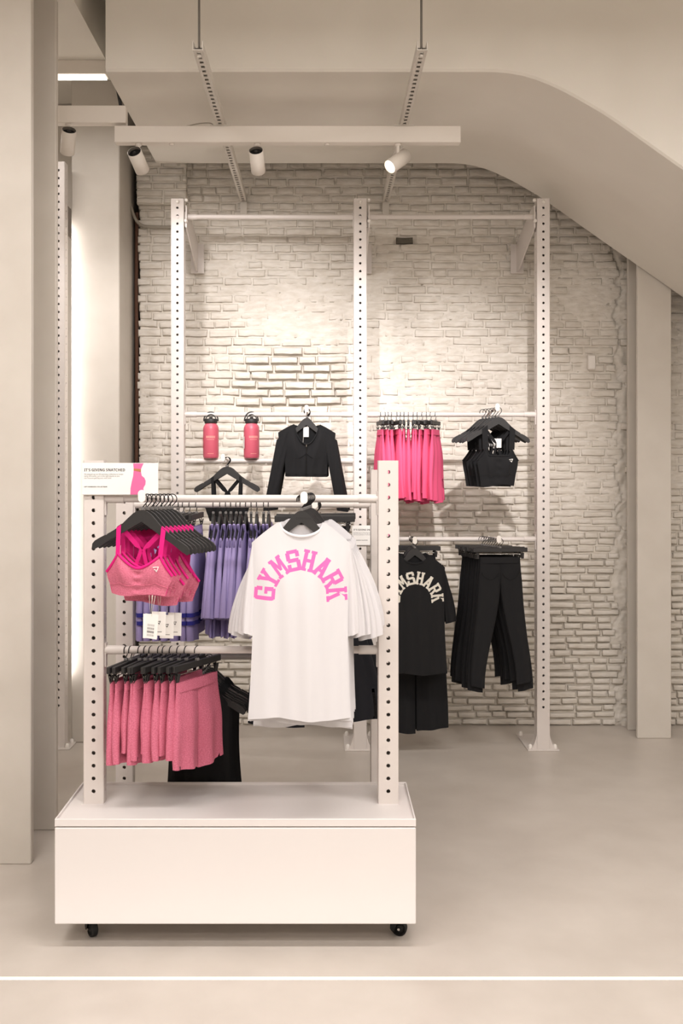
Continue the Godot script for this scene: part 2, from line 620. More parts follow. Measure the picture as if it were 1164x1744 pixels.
func make_brick_wall():
	var o := structure("wall_back", "old brick wall painted white with rough joints")
	# backing wall, with an open slot beside the boxed column
	part(o, "backing", span(Vector3(-4.5, 0, -7.4), Vector3(-1.335, 4.8, -6.99)), M.plaster)
	part(o, "backing", span(Vector3(-1.262, 0, -7.4), Vector3(5.0, 4.8, -6.985)), M.plaster)
	part(o, "slot_back", span(Vector3(-1.4, 0, -7.5), Vector3(-1.2, 4.8, -7.4)), M.rust)
	# mortar between and over the bricks
	var st := begin()
	var x0 := -1.275
	var x1 := 2.80
	var cell := 0.0125
	var nx := int((x1 - x0) / cell)
	var ny := int(4.0 / cell)
	var deep := FastNoiseLite.new()
	deep.seed = 77
	deep.frequency = 14.0
	var pits := FastNoiseLite.new()
	pits.seed = 78
	pits.frequency = 26.0
	var vert := PackedVector3Array()
	for j in ny + 1:
		for i in nx + 1:
			var x := x0 + i * cell
			var y := j * cell
			var f := fill_at(x, y)
			var z := lerpf(-0.017, 0.001, f) + deep.get_noise_2d(x, y) * 0.006
			z -= 0.018 * pow(1.0 - f, 3.0)
			var pit := pits.get_noise_2d(x, y)
			if pit > 0.52:
				z -= (pit - 0.52) * 0.20
			if x > ragged_end(y) and x < 2.14:
				z = -0.008 + deep.get_noise_2d(x * 0.5, y * 0.4) * 0.03
				if x < ragged_end(y) + 0.02: z -= 0.02
			if i == 0:
				x += fine.get_noise_2d(3.0, y * 0.3) * 0.02
				z -= 0.05
			if absf(x - 0.568) < 0.07 and absf(y - 3.356) < 0.033:
				z = -0.034
			vert.append(Vector3(x, minf(y, under(x) + 0.10), WALL + z))
	for j in ny:
		for i in nx:
			var k := j * (nx + 1) + i
			if vert[k].y >= under(vert[k].x) + 0.09:
				continue
			for v in [k, k + nx + 1, k + nx + 2, k, k + nx + 2, k + 1]:
				st.add_vertex(vert[v])
	part(o, "mortar", finish(st), M.brick_paint)
	# the bricks, a few shapes of each, stretched to their size
	var shapes := []
	for s in 10:
		shapes.append(brick_shape(s))
	var r := RandomNumberGenerator.new()
	r.seed = 5
	var all := []
	var pitch := 0.0507
	var y := 0.004 - pitch
	for c in 90:
		y += pitch
		if y > 4.0: break
		pitch = lerpf(0.0475, 0.0585, smoothstep(1.3, 1.9, y)) * r.randf_range(0.95, 1.05)
		var x := x0 - r.randf() * 0.06
		while x < x1:
			var long := r.randf_range(0.165, 0.205)
			if r.randf() < 0.48: long = r.randf_range(0.09, 0.12)
			var joint := r.randf_range(0.005, 0.012)
			var a := maxf(x, x0 + fine.get_noise_2d(3.0, y * 0.3) * 0.02)
			var b := minf(x + long, x1)
			var stop := ragged_end(y + 0.025)
			if a < stop and b > stop and b < stop + 0.22:
				b = stop
			x += long + joint
			var mid := Vector2((a + b) / 2.0, y + pitch / 2.0 + coarse.get_noise_2d((a + b) * 0.4, c * 0.12) * 0.014 + r.randf_range(-0.0025, 0.0025))
			if b - a < 0.04 or mid.y - 0.06 > under(mid.x):
				continue
			if mid.x > stop and mid.x < 2.14:
				continue
			if absf(mid.x - 0.568) < 0.11 and absf(mid.y - 3.356) < 0.028:
				continue
			var f := fill_at(mid.x, mid.y)
			var z := r.randf_range(-0.0035, 0.0045) - f * 0.001
			var tall := pitch - r.randf_range(0.0045, 0.010)
			var tilt := r.randf_range(-0.014, 0.014)
			var turn := Basis.from_euler(Vector3(r.randf_range(-0.05, 0.05), r.randf_range(-0.025, 0.025), tilt))
			var t := Transform3D(turn.scaled_local(Vector3(b - a, tall, 1.0)), Vector3(mid.x, mid.y, WALL + z))
			all.append([t, r.randi() % shapes.size(), (1.0 - f) * (b - a) * (1.0 if absf(mid.x - 0.6) < 1.5 else 0.3)])
	# the short bricks that step forward under the soffit at the left
	for c in 8:
		var yc := 3.59 + c * 0.0507
		var x := -1.28
		while x < -0.95:
			var b := minf(x + r.randf_range(0.09, 0.2), -0.935)
			var t := Transform3D(Basis.from_euler(Vector3(0, 0, r.randf_range(-0.02, 0.02))).scaled_local(Vector3(b - x, 0.043, 1.4)), Vector3((x + b) / 2.0, yc + 0.025, WALL + 0.06 + r.randf_range(-0.004, 0.004)))
			all.append([t, r.randi() % shapes.size(), 0.1])
			x = b + 0.009
	part(o, "corbel", span(Vector3(-1.275, 3.592, WALL - 0.02), Vector3(-0.94, 3.99, WALL + 0.05)), M.brick_paint)
	all.sort_custom(func(p, q): return p[2] > q[2])
	var rv := PackedVector3Array()
	var rn := PackedVector3Array()
	var ri := PackedInt32Array()
	for i in all.size():
		if i < 300:
			var b := part(o, "brick", shapes[all[i][1]], M.brick_paint)
			b.transform = all[i][0]
		else:
			var t: Transform3D = all[i][0]
			var a: Array = shapes[all[i][1]].surface_get_arrays(0)
			var turn := t.basis.inverse().transposed()
			var first := rv.size()
			for v in a[Mesh.ARRAY_VERTEX]: rv.append(t * v)
			for v in a[Mesh.ARRAY_NORMAL]: rn.append((turn * v).normalized())
			for k in a[Mesh.ARRAY_INDEX]: ri.append(first + k)
	var arrays := []
	arrays.resize(Mesh.ARRAY_MAX)
	arrays[Mesh.ARRAY_VERTEX] = rv
	arrays[Mesh.ARRAY_NORMAL] = rn
	arrays[Mesh.ARRAY_INDEX] = ri
	var rest := ArrayMesh.new()
	rest.add_surface_from_arrays(Mesh.PRIMITIVE_TRIANGLES, arrays)
	var field := part(o, "brickwork", rest, M.brick_paint, "painted bricks whose joints are mostly filled")
	field.set_meta("kind", "stuff")
	var bare := part(o, "bare_brick", shapes[3], M.bare_mortar, "dark unpainted patch where a brick face is missing")
	bare.transform = Transform3D(Basis.IDENTITY.scaled(Vector3(0.118, 0.05, 1.0)), Vector3(0.568, 3.356, WALL - 0.022))

# unit brick: 1 wide, 1 high, face near z = 0, with rounded worn edges
func brick_shape(n: int) -> ArrayMesh:
	var w := FastNoiseLite.new()
	w.seed = 200 + n
	w.frequency = 2.2
	var st := begin()
	var us := [-0.5, -0.485, -0.45, -0.2, 0.05, 0.27, 0.455, 0.488, 0.5]
	var vs := [-0.5, -0.44, -0.32, 0.02, 0.33, 0.45, 0.5]
	var f := func(u: float, v: float) -> Vector3:
		var x: float = us[int(round(u * 8.0))]
		var y: float = vs[6 - int(round(v * 6.0))]
		var z := w.get_noise_2d(x * 1.7, y * 0.9) * 0.0045
		var ex := absf(x)
		var ey := absf(y)
		if ex > 0.49 or ey > 0.49: z = -0.05
		elif ex > 0.48 or ey > 0.43: z -= 0.0035
		var wob := 0.09 * w.get_noise_2d(x * 2.6 + 9.0, 5.0 + signf(y) * 3.0)
		var wobx := 0.03 * w.get_noise_2d(3.0 + signf(x) * 4.0, y * 1.6)
		return Vector3(x + wobx, y + wob * signf(y), z)
	add_sheet(st, f, 8, 6)
	return finish(st)

# ------------------------------------------------------------------ steel columns
func h_column(called: String, x0: float, x1: float, z0: float, z1: float, top: float, plate: float):
	var o := structure(called, "painted steel column with two broad flanges")
	part(o, "flange", span(Vector3(x0, 0, z0), Vector3(x1, top, z0 - plate), 0.004), M.column_paint)
	part(o, "flange", span(Vector3(x0, 0, z1), Vector3(x1, top, z1 - plate), 0.004), M.column_paint)
	var m := (x0 + x1) / 2.0
	part(o, "web", span(Vector3(m - 0.03, 0, z0 - plate), Vector3(m + 0.03, top, z1)), M.column_paint)

func make_columns():
	h_column("trim_4", -1.75, -1.319, -4.51, -4.93, 4.8, 0.045)
	h_column("trim_5", 2.075, 2.30, -6.58, -6.78, 4.0, 0.03)
	var o := structure("trim_6", "boxed white column beside the brick wall")
	part(o, "casing", span(Vector3(-1.633, 0, -6.48), Vector3(-1.32, 4.3, -6.985), 0.006), M.column_paint)
	var p := thing("rusty_pipe", "thin rusty pipe in the dark gap beside the brick wall", "pipe", Vector3(-1.292, 0, -6.915))
	part(p, "pipe", tube([Vector3(0, 1.6, 0), Vector3(0.004, 2.4, 0), Vector3(0, 3.0, 0), Vector3(0.003, 3.55, 0)], 0.013), M.rust)
	var g := thing("grey_conduit", "pale grey conduit bending from the column to the wall rack", "conduit", Vector3(-1.31, 3.4, -6.86))
	var pts := [Vector3(-0.02, 0.5, 0.0), Vector3(-0.02, 0.25, 0.0), Vector3(0.0, 0.15, 0), Vector3(0.03, 0.08, 0), Vector3(0.075, 0.045, 0), Vector3(0.14, 0.038, 0), Vector3(0.36, 0.033, 0)]
	part(g, "conduit", tube(curve(pts, 5), 0.0105), M.cable_grey)
	var s := thing("wall_switch", "small white box fixed to the bricks right of the rack", "switch", Vector3(1.855, 2.51, WALL + 0.012))
	part(s, "case", box(Vector3(0.052, 0.10, 0.03), 0.005), M.cap_white)
	part(s, "cover", box(Vector3(0.044, 0.09, 0.006), 0.002, Vector3(0, 0, 0.016)), M.cap_white)

func curve(pts: Array, n: int) -> Array:
	var out := []
	for i in pts.size() - 1:
		var a: Vector3 = pts[maxi(i - 1, 0)]
		var b: Vector3 = pts[i]
		var c: Vector3 = pts[i + 1]
		var d: Vector3 = pts[mini(i + 2, pts.size() - 1)]
		for k in n:
			out.append(b.cubic_interpolate(c, a, d, float(k) / n))
	out.append(pts[-1])
	return out

# ------------------------------------------------------------------ lights and channels under the ceiling
func spot_head(called: String, label: String, at: Vector3, towards: Vector3, energy: float, angle: float):
	var o := thing(called, label, "spotlight", at, Vector3.ZERO)
	part(o, "base", lathe([Vector2(0.017, 0.0), Vector2(0.017, -0.008), Vector2(0.008, -0.012)], 16), M.fitting_white)
	part(o, "stem", tube([Vector3(0, -0.008, 0), Vector3(0, -0.055, 0)], 0.009, 12), M.fitting_white)
	var f := (towards - at).normalized()
	var up := Vector3.UP if absf(f.y) < 0.97 else Vector3.FORWARD
	var b := Basis.looking_at(f, up)
	var t := Transform3D(b * Basis(Vector3.RIGHT, PI / 2.0), Vector3(0, -0.09, 0))
	# lathe along y: -y is the shining end
	var body := part(o, "housing", lathe([Vector2(0.0, 0.03), Vector2(0.034, 0.03), Vector2(0.036, 0.066), Vector2(0.0385, 0.066), Vector2(0.0385, -0.066), Vector2(0.036, -0.068), Vector2(0.034, -0.058), Vector2(0.0, -0.05)], 32), M.fitting_white)
	body.transform = t
	var vent := part(o, "heat_sink", lathe([Vector2(0.0, 0.058), Vector2(0.012, 0.06), Vector2(0.016, 0.05), Vector2(0.033, 0.05), Vector2(0.033, 0.031), Vector2(0.0, 0.031)], 24), M.black_plastic)
	vent.transform = t
	var lens := part(o, "lens", lathe([Vector2(0.0, -0.0585), Vector2(0.033, -0.0595), Vector2(0.033, -0.062), Vector2(0.0, -0.061)], 24), M.lens_glow)
	lens.transform = t
	spot(at + Vector3(0, -0.09, 0) + f * 0.075, at + Vector3(0, -0.09, 0) + f * 2.0, energy, angle, WARM, 0.035)

func channel(x: float, label: String):
	# slotted U channel, open side up, running towards the brick wall
	var o := thing("slotted_channel", label, "channel", Vector3(x, 3.61, 0), Vector3.ZERO, "slotted channels under the soffit")
	var st := begin(false)
	var z0 := -4.34
	var z1 := -6.86
	var n := int((z0 - z1) / 0.05)
	for i in n:
		var a := z0 - i * 0.05
		var b := a - 0.05
		# web with a slot: two edges and a bridge
		add_box(st, Vector3(-0.0145, 0.001, (a + b) / 2), Vector3(0.012, 0.003, 0.05))
		add_box(st, Vector3(0.0145, 0.001, (a + b) / 2), Vector3(0.012, 0.003, 0.05))
		add_box(st, Vector3(0, 0.001, a - 0.0125), Vector3(0.017, 0.003, 0.025))
	part(o, "slotted_web", finish(st), M.galvanised)
	part(o, "flange", span(Vector3(-0.0225, -0.001, z0), Vector3(-0.0195, 0.041, z1)), M.galvanised)
	part(o, "flange", span(Vector3(0.0195, -0.001, z0), Vector3(0.0225, 0.041, z1)), M.galvanised)
	part(o, "lid", span(Vector3(-0.0195, 0.037, z0 - 0.07), Vector3(0.0195, 0.040, z1)), M.galvanised)  # cover added over the open side to make the slots look dark
	part(o, "wall_foot", span(Vector3(-0.0225, -0.09, z1 + 0.004), Vector3(0.0225, 0.045, z1 - 0.01)), M.galvanised)
	part(o, "threaded_rod", tube([Vector3(0, 0.0, z0 - 0.05), Vector3(0, 1.19, z0 - 0.05)], 0.005, 8), M.rod_steel)
	part(o, "nut", lathe([Vector2(0.011, 0.003), Vector2(0.011, 0.012)], 6), M.galvanised).position = Vector3(0, 0.0, z0 - 0.05)
	part(o, "nut", lathe([Vector2(0.011, -0.012), Vector2(0.011, -0.002)], 6), M.galvanised).position = Vector3(0, 0.0, z0 - 0.05)

func make_ceiling_gear():
	channel(-0.544, "slotted steel channel hung on a rod over the black jackets' bay")
	channel(0.434, "slotted steel channel hung on a rod over the bright pink shorts")
	var o := thing("track_beam", "long white lighting beam hung under two slotted channels", "track light", Vector3(-0.187, 3.562, -5.33))
	part(o, "beam", box(Vector3(1.842, 0.088, 0.06), 0.003), M.fitting_white)
	for x in [-0.62, 0.21]:
		part(o, "socket", lathe([Vector2(0.014, 0.0), Vector2(0.014, -0.006), Vector2(0.006, -0.008)], 14), M.fitting_white).position = Vector3(x, -0.044, 0)
	for x in [-0.357, 0.621]:
		part(o, "clamp", box(Vector3(0.11, 0.004, 0.07), 0.0, Vector3(x, 0.045, 0)), M.galvanised)
	var w := thing("track_cable", "thin pale cable lying along the top of the lighting beam", "cable", Vector3(-0.6, 3.607, -5.33))
	part(w, "cable", tube(curve([Vector3(-0.14, 0.003, 0), Vector3(-0.06, 0.02, 0), Vector3(0.0, 0.022, 0), Vector3(0.02, 0.004, 0)], 6), 0.003, 8), M.cable_grey)
	spot_head("spotlight", "white spotlight with black back end at the beam's end by the column", Vector3(-0.985, 3.517, -5.33), Vector3(-0.72, 2.75, -6.6), SPOT_A, 44.0)
	spot_head("spotlight", "white upright spotlight seen from behind on the long beam", Vector3(-0.35, 3.517, -5.33), Vector3(-0.25, 2.3, -6.85), SPOT_B, 52.0)
	spot_head("spotlight", "tilted white spotlight with its lit opening showing on the long beam", Vector3(0.402, 3.517, -5.33), Vector3(0.15, 3.30, -5.17), SPOT_C, 45.0)
	# a beam nearer the shop, above the picture, whose spotlights wash the bricks behind the rack
	o = thing("track_beam", "white lighting beam hung over the mobile unit", "track light", Vector3(0.35, 4.06, -3.0))
	part(o, "beam", box(Vector3(2.4, 0.088, 0.06), 0.003), M.fitting_white)
	for x in [-0.9, 0.9]:
		part(o, "hanger_rod", tube([Vector3(x, 0.044, 0), Vector3(x, 0.74, 0)], 0.004, 8), M.galvanised)
	spot_head("spotlight", "white spotlight over the mobile unit aimed at the bricks behind the jackets", Vector3(-0.35, 4.016, -3.0), Vector3(-0.15, 2.05, -6.85), WASH_SPOT, 16.5)
	spot_head("spotlight", "white spotlight over the mobile unit aimed at the bricks behind the pink shorts", Vector3(0.95, 4.016, -3.0), Vector3(0.8, 2.05, -6.85), WASH_SPOT, 16.5)
	# the short bars at the left
	o = thing("light_bar", "short white ceiling bar with a glowing underside", "light bar", Vector3(-1.95, 4.065, -5.72))
	part(o, "housing", span(Vector3(-0.7, -0.035, -0.04), Vector3(0.716, 0.045, 0.04), 0.003), M.fitting_white)
	part(o, "diffuser", span(Vector3(-0.69, -0.044, -0.035), Vector3(0.706, -0.035, 0.035)), M.strip_glow)
	area(Vector3(-1.95, 4.015, -5.72), Vector3(-1.95, 3, -5.72), Vector2(1.38, 0.07), 1.2)
	o = thing("track_beam", "short white lighting beam beside the big soffit", "track light", Vector3(-1.75, 3.668, -5.33))
	part(o, "beam", box(Vector3(1.406, 0.092, 0.06), 0.003), M.fitting_white)
	part(o, "hanger_rod", tube([Vector3(0.2, 0.046, 0), Vector3(0.2, 0.446, 0)], 0.004, 8), M.galvanised)
	part(o, "hanger_rod", tube([Vector3(-0.5, 0.046, 0), Vector3(-0.5, 0.446, 0)], 0.004, 8), M.galvanised)
	spot_head("spotlight", "white spotlight on the short beam behind the big steel column", Vector3(-1.36, 3.622, -5.33), Vector3(-1.72, 2.6, -6.3), 1.0, 34.0)
	# boxes and cable on the recessed panel
	for x in [-1.62, -1.44]:
		var j := thing("junction_box", "small junction box on the recessed ceiling panel", "junction box", Vector3(x, 4.29, -6.05), Vector3.ZERO, "junction boxes on the ceiling panel")
		part(j, "case", box(Vector3(0.07, 0.03, 0.07), 0.004, Vector3(0, -0.004, 0)), M.fitting_white)
		part(j, "cover", box(Vector3(0.06, 0.006, 0.06), 0.002, Vector3(0, -0.021, 0)), M.fitting_white)
	var d := thing("dark_cable", "dark cable looping from the recessed ceiling panel", "cable", Vector3(-1.3, 4.2, -6.0))
	part(d, "cable", tube(curve([Vector3(-0.25, 0.08, 0), Vector3(-0.1, 0.05, 0), Vector3(0.0, -0.02, 0), Vector3(0.06, -0.12, 0), Vector3(0.08, -0.3, -0.1)], 6), 0.01, 8), M.cable_dark)
	for p in FILL_PANELS:  # housings for the added frontal fill, out of view
		o = thing("added_fill_light", "added fill panel light tilted at the racks", "panel light", Vector3(p.x, p.y, p.z), Vector3(PI / 2 - FILL_TILT, 0, 0), "added fill panel lights facing the racks")
		part(o, "housing", span(Vector3(-0.62, -0.02, -0.14), Vector3(0.62, 0.03, 0.14), 0.004), M.fitting_white)
		part(o, "diffuser", span(Vector3(-0.6, -0.03, -0.125), Vector3(0.6, -0.02, 0.125)), M.strip_glow)
		part(o, "hanger_rod", tube([Vector3(0, 0.03, 0), Vector3(0, 0.03, 0) + Vector3(0, sin(FILL_TILT), cos(FILL_TILT)) * 1.0], 0.006, 8), M.galvanised)
	for p in PANELS:
		o = thing("ceiling_panel_light", "flat rectangular panel light hung over the shop floor", "panel light", Vector3(p.x, p.y, p.z), Vector3.ZERO, "panel lights over the shop floor")
		part(o, "housing", span(Vector3(-0.72, -0.02, -0.17), Vector3(0.72, 0.03, 0.17), 0.004), M.fitting_white)
		part(o, "diffuser", span(Vector3(-0.7, -0.03, -0.15), Vector3(0.7, -0.02, 0.15)), M.strip_glow)
		for x in [-0.6, 0.6]:
			part(o, "hanger_rod", tube([Vector3(x, 0.03, 0), Vector3(x, 0.8, 0)], 0.004, 8), M.galvanised)

const WASH_SPOT := 14.0
const SPOT_A := 1.0
const SPOT_B := 0.9
const SPOT_C := 1.5

# ------------------------------------------------------------------ racks
# one perforated face of an upright; u along the width, n outward
func add_perforated(st: SurfaceTool, base: Vector3, u: Vector3, n: Vector3, width: float, height: float, first: float, r: float, last: float):
	st.set_smooth_group(-1)
	var h := 0.025
	var y := first
	var w := width / 2.0
	q4(st, base - u * w, base + u * w, base + u * w + Vector3(0, first - h, 0), base - u * w + Vector3(0, first - h, 0), n)
	var angles := []
	for k in 12: angles.append(TAU * k / 12.0 + 0.1)
	var ca := atan2(h, w)
	for a in [ca, PI - ca, PI + ca, TAU - ca]: angles.append(a)
	angles.sort()
	while y <= last + 0.001:
		var c := base + Vector3(0, y, 0)
		for k in angles.size():
			var a: float = angles[k]
			var b: float = angles[(k + 1) % angles.size()]
			var ia := c + u * cos(a) * r + Vector3(0, sin(a) * r, 0)
			var ib := c + u * cos(b) * r + Vector3(0, sin(b) * r, 0)
			var oa := c + u * edge(a, w, h).x + Vector3(0, edge(a, w, h).y, 0)
			var ob := c + u * edge(b, w, h).x + Vector3(0, edge(b, w, h).y, 0)
			q4(st, ia, ib, ob, oa, n)
			q4(st, ia, ib, ib - n * 0.004, ia - n * 0.004, c - (ia + ib) / 2.0)
		y += 0.05
	y -= 0.025
	q4(st, base - u * w + Vector3(0, y, 0), base + u * w + Vector3(0, y, 0), base + u * w + Vector3(0, height, 0), base - u * w + Vector3(0, height, 0), n)

func edge(a: float, w: float, h: float) -> Vector2:
	var d := Vector2(cos(a), sin(a))
	var k := minf(w / maxf(absf(d.x), 1e-6), h / maxf(absf(d.y), 1e-6))
	return d * k

func upright(width: float, depth: float, height: float, first: float, r := 0.0078, through := true) -> ArrayMesh:
	var st := begin(false)
	var last := height - 0.045
	var b := 0.003
	var z := depth / 2.0
	var x := width / 2.0
	add_perforated(st, Vector3(0, 0, z), Vector3.RIGHT, Vector3.BACK, width - 2 * b, height, first, r, last)
	if through:
		add_perforated(st, Vector3(0, 0, -z), Vector3.RIGHT, Vector3.FORWARD, width - 2 * b, height, first, r, last)
	else:
		add_box(st, Vector3(0, height / 2.0, -z + 0.002), Vector3(width - 0.006, height, 0.004))
	add_perforated(st, Vector3(x, 0, 0), Vector3.BACK, Vector3.RIGHT, depth - 2 * b, height, first, r * 0.75, last)
	add_perforated(st, Vector3(-x, 0, 0), Vector3.BACK, Vector3.LEFT, depth - 2 * b, height, first, r * 0.75, last)
	for sx in [-1.0, 1.0]:
		for sz in [-1.0, 1.0]:
			var p := Vector3(sx * x, 0, sz * (z - b))
			var q := Vector3(sx * (x - b), 0, sz * z)
			q4(st, p, q, q + Vector3(0, height, 0), p + Vector3(0, height, 0), Vector3(sx, 0, sz))
	add_box(st, Vector3(0, height - 0.0015, 0), Vector3(width - 0.004, 0.003, depth - 0.004))
	return finish(st)

func rail(parent: Node, x0: float, x1: float, y: float, z: float):
	var r := part(parent, "rail", tube([Vector3(x0, y, z), Vector3(x1, y, z)], 0.0148, 20), M.steel)
	for e in [[x0, 1.0], [x1, -1.0]]:
		part(r, "sleeve", tube([Vector3(e[0], y, z), Vector3(e[0] + e[1] * 0.075, y, z)], 0.0178, 20), M.steel)
		part(r, "end_plate", box(Vector3(0.006, 0.095, 0.03), 0.001, Vector3(e[0] + e[1] * 0.003, y - 0.018, z)), M.steel)

func dome_nut() -> ArrayMesh:
	return lathe([Vector2(0.014, 0.0), Vector2(0.014, 0.009), Vector2(0.0125, 0.018), Vector2(0.008, 0.025), Vector2(0.0, 0.0275)], 14)

func base_plate(parent: Node, x: float, z0: float, z1: float, zc: float):
	# plate from z0 (front) to z1 (back), flared collar round the upright at zc
	var p := part(parent, "base_plate", span(Vector3(x - 0.1, 0, z0), Vector3(x + 0.1, 0.01, z1), 0.002), M.steel)
	for sx in [-1.0, 1.0]:
		for z in [z0 - 0.035, z1 + 0.035]:
			part(p, "dome_nut", dome_nut(), M.cap_white).position = Vector3(x + sx * 0.078, 0.01, z)
	var prof := PackedVector2Array([Vector2(0.038, 0.01)])
	for k in 8:
		var t := k / 7.0
		prof.append(Vector2(0.04 + 0.034 * (1.0 - t) * (1.0 - t), 0.01 + 0.115 * t))
	prof.append(Vector2(0.038, 0.125))
	for sx in [-1.0, 1.0]:
		var g := part(p, "gusset", slab(prof, -0.036, 0.036), M.steel)
		g.transform = Transform3D(Basis.IDENTITY if sx > 0 else Basis(Vector3.UP, PI), Vector3(x, 0, zc))

func make_wall_rack():
	var o := thing("wall_rack", "tall white perforated steel rack bolted in front of the brick wall", "rack")
	var up := upright(0.082, 0.082, 3.474, 0.265, 0.0078, false)
	for x in WX:
		part(o, "upright", up, M.steel).position = Vector3(x, 0.01, RACK_Z)
		base_plate(o, x, -6.285, -6.66, RACK_Z)
		# top bracket back to the wall
		var b := part(o, "wall_bracket", bracket(), M.steel)
		b.position = Vector3(x - 0.055 * signf(x - 0.2) * (1.0 if absf(x - 0.237) > 0.1 else -1.0), 3.36, RACK_Z)
		for p in [Vector3(0, 0.115, 0.0), Vector3(0, -0.02, 0.02)]:
			part(b, "bolt", lathe([Vector2(0.011, -0.004), Vector2(0.011, 0.008), Vector2(0.006, 0.013)], 10), M.cap_white).transform = Transform3D(Basis(Vector3.RIGHT, PI / 2), p + Vector3(0, 0, 0.03))
		part(o, "bolt_head", lathe([Vector2(0.012, 0.0), Vector2(0.012, 0.005), Vector2(0.007, 0.010)], 12), M.cap_white).transform = Transform3D(Basis(Vector3.RIGHT, PI / 2), Vector3(x, 3.463, RACK_Z + 0.0405))
		part(o, "bolt_head", lathe([Vector2(0.009, 0.0), Vector2(0.009, 0.003)], 12), M.steel).transform = Transform3D(Basis(Vector3.RIGHT, PI / 2), Vector3(x, 3.366, RACK_Z + 0.0405))
	for bay in 2:
		var a: float = WX[bay] + 0.041
		var b: float = WX[bay + 1] - 0.041
		for y in ([3.377, 2.123, 1.829, 1.332] if bay == 0 else [3.377, 2.123, 1.332]):
			rail(o, a, b, y, RACK_Z)

func bracket() -> ArrayMesh:
	# triangular plate in the zy plane from the upright to the wall, with a foot on the wall
	var st := begin(false)
	var poly := PackedVector2Array([Vector2(-0.04, 0.08), Vector2(0.04, 0.08), Vector2(0.04, -0.06), Vector2(-0.47, -0.23), Vector2(-0.53, -0.23), Vector2(-0.53, -0.03)])
	add_slab(st, poly, -0.004, 0.004)
	add_box(st, Vector3(-0.53, -0.14, 0), Vector3(0.008, 0.2, 0.09), 0.001)
	var mdt := finish(st)
	# turn x into z
	var s2 := begin(false)
	s2.append_from(mdt, 0, Transform3D(Basis(Vector3.UP, -PI / 2), Vector3.ZERO))
	return s2.commit()

func make_side_rack():
	var o := thing("side_rack", "white perforated upright of the rack behind the big steel column", "rack", Vector3(-1.68, 0, -6.38))
	part(o, "upright", upright(0.08, 0.08, 3.72, 0.265), M.steel).position = Vector3(0, 0.01, 0)
	var p := part(o, "base_plate", span(Vector3(-0.25, 0, 0.07), Vector3(0.08, 0.01, -0.09), 0.002), M.steel)
	part(p, "dome_nut", dome_nut(), M.cap_white).position = Vector3(0.058, 0.01, 0.045)
	part(p, "dome_nut", dome_nut(), M.cap_white).position = Vector3(0.058, 0.01, -0.065)
	part(o, "wall_bracket", span(Vector3(-0.05, 3.35, -0.04), Vector3(-0.04, 3.55, -0.5)), M.steel)
	var l := thing("vertical_light_strip", "bright vertical light strip behind the side rack's upright", "light strip", Vector3(-1.69, 0.45, -6.428))
	part(l, "channel", span(Vector3(-0.015, 0, 0.002), Vector3(0.015, 2.9, 0.006)), M.fitting_white)
	part(l, "diffuser", span(Vector3(-0.013, 0.0, -0.004), Vector3(0.013, 2.9, 0.002)), M.strip_glow)
	area(Vector3(-1.675, 1.9, -6.436), Vector3(-1.35, 1.9, -6.50), Vector2(0.012, 2.9), 0.6)

func make_rear_rack():
	var o := thing("garment_rack", "white perforated steel garment rack standing behind the mobile unit", "rack")
	var up := upright(0.08, 0.054, 1.773, 0.178)
	for x in UX:
		part(o, "upright", up, M.steel).position = Vector3(x, 0.01, REAR_Z)
		part(o, "foot", span(Vector3(x - 0.06, 0, REAR_Z + 0.2), Vector3(x + 0.06, 0.01, REAR_Z - 0.2), 0.002), M.steel)
	for y in [1.6255, 0.934]:
		rail(o, UX[0] + 0.04, UX[1] - 0.04, y, REAR_Z)

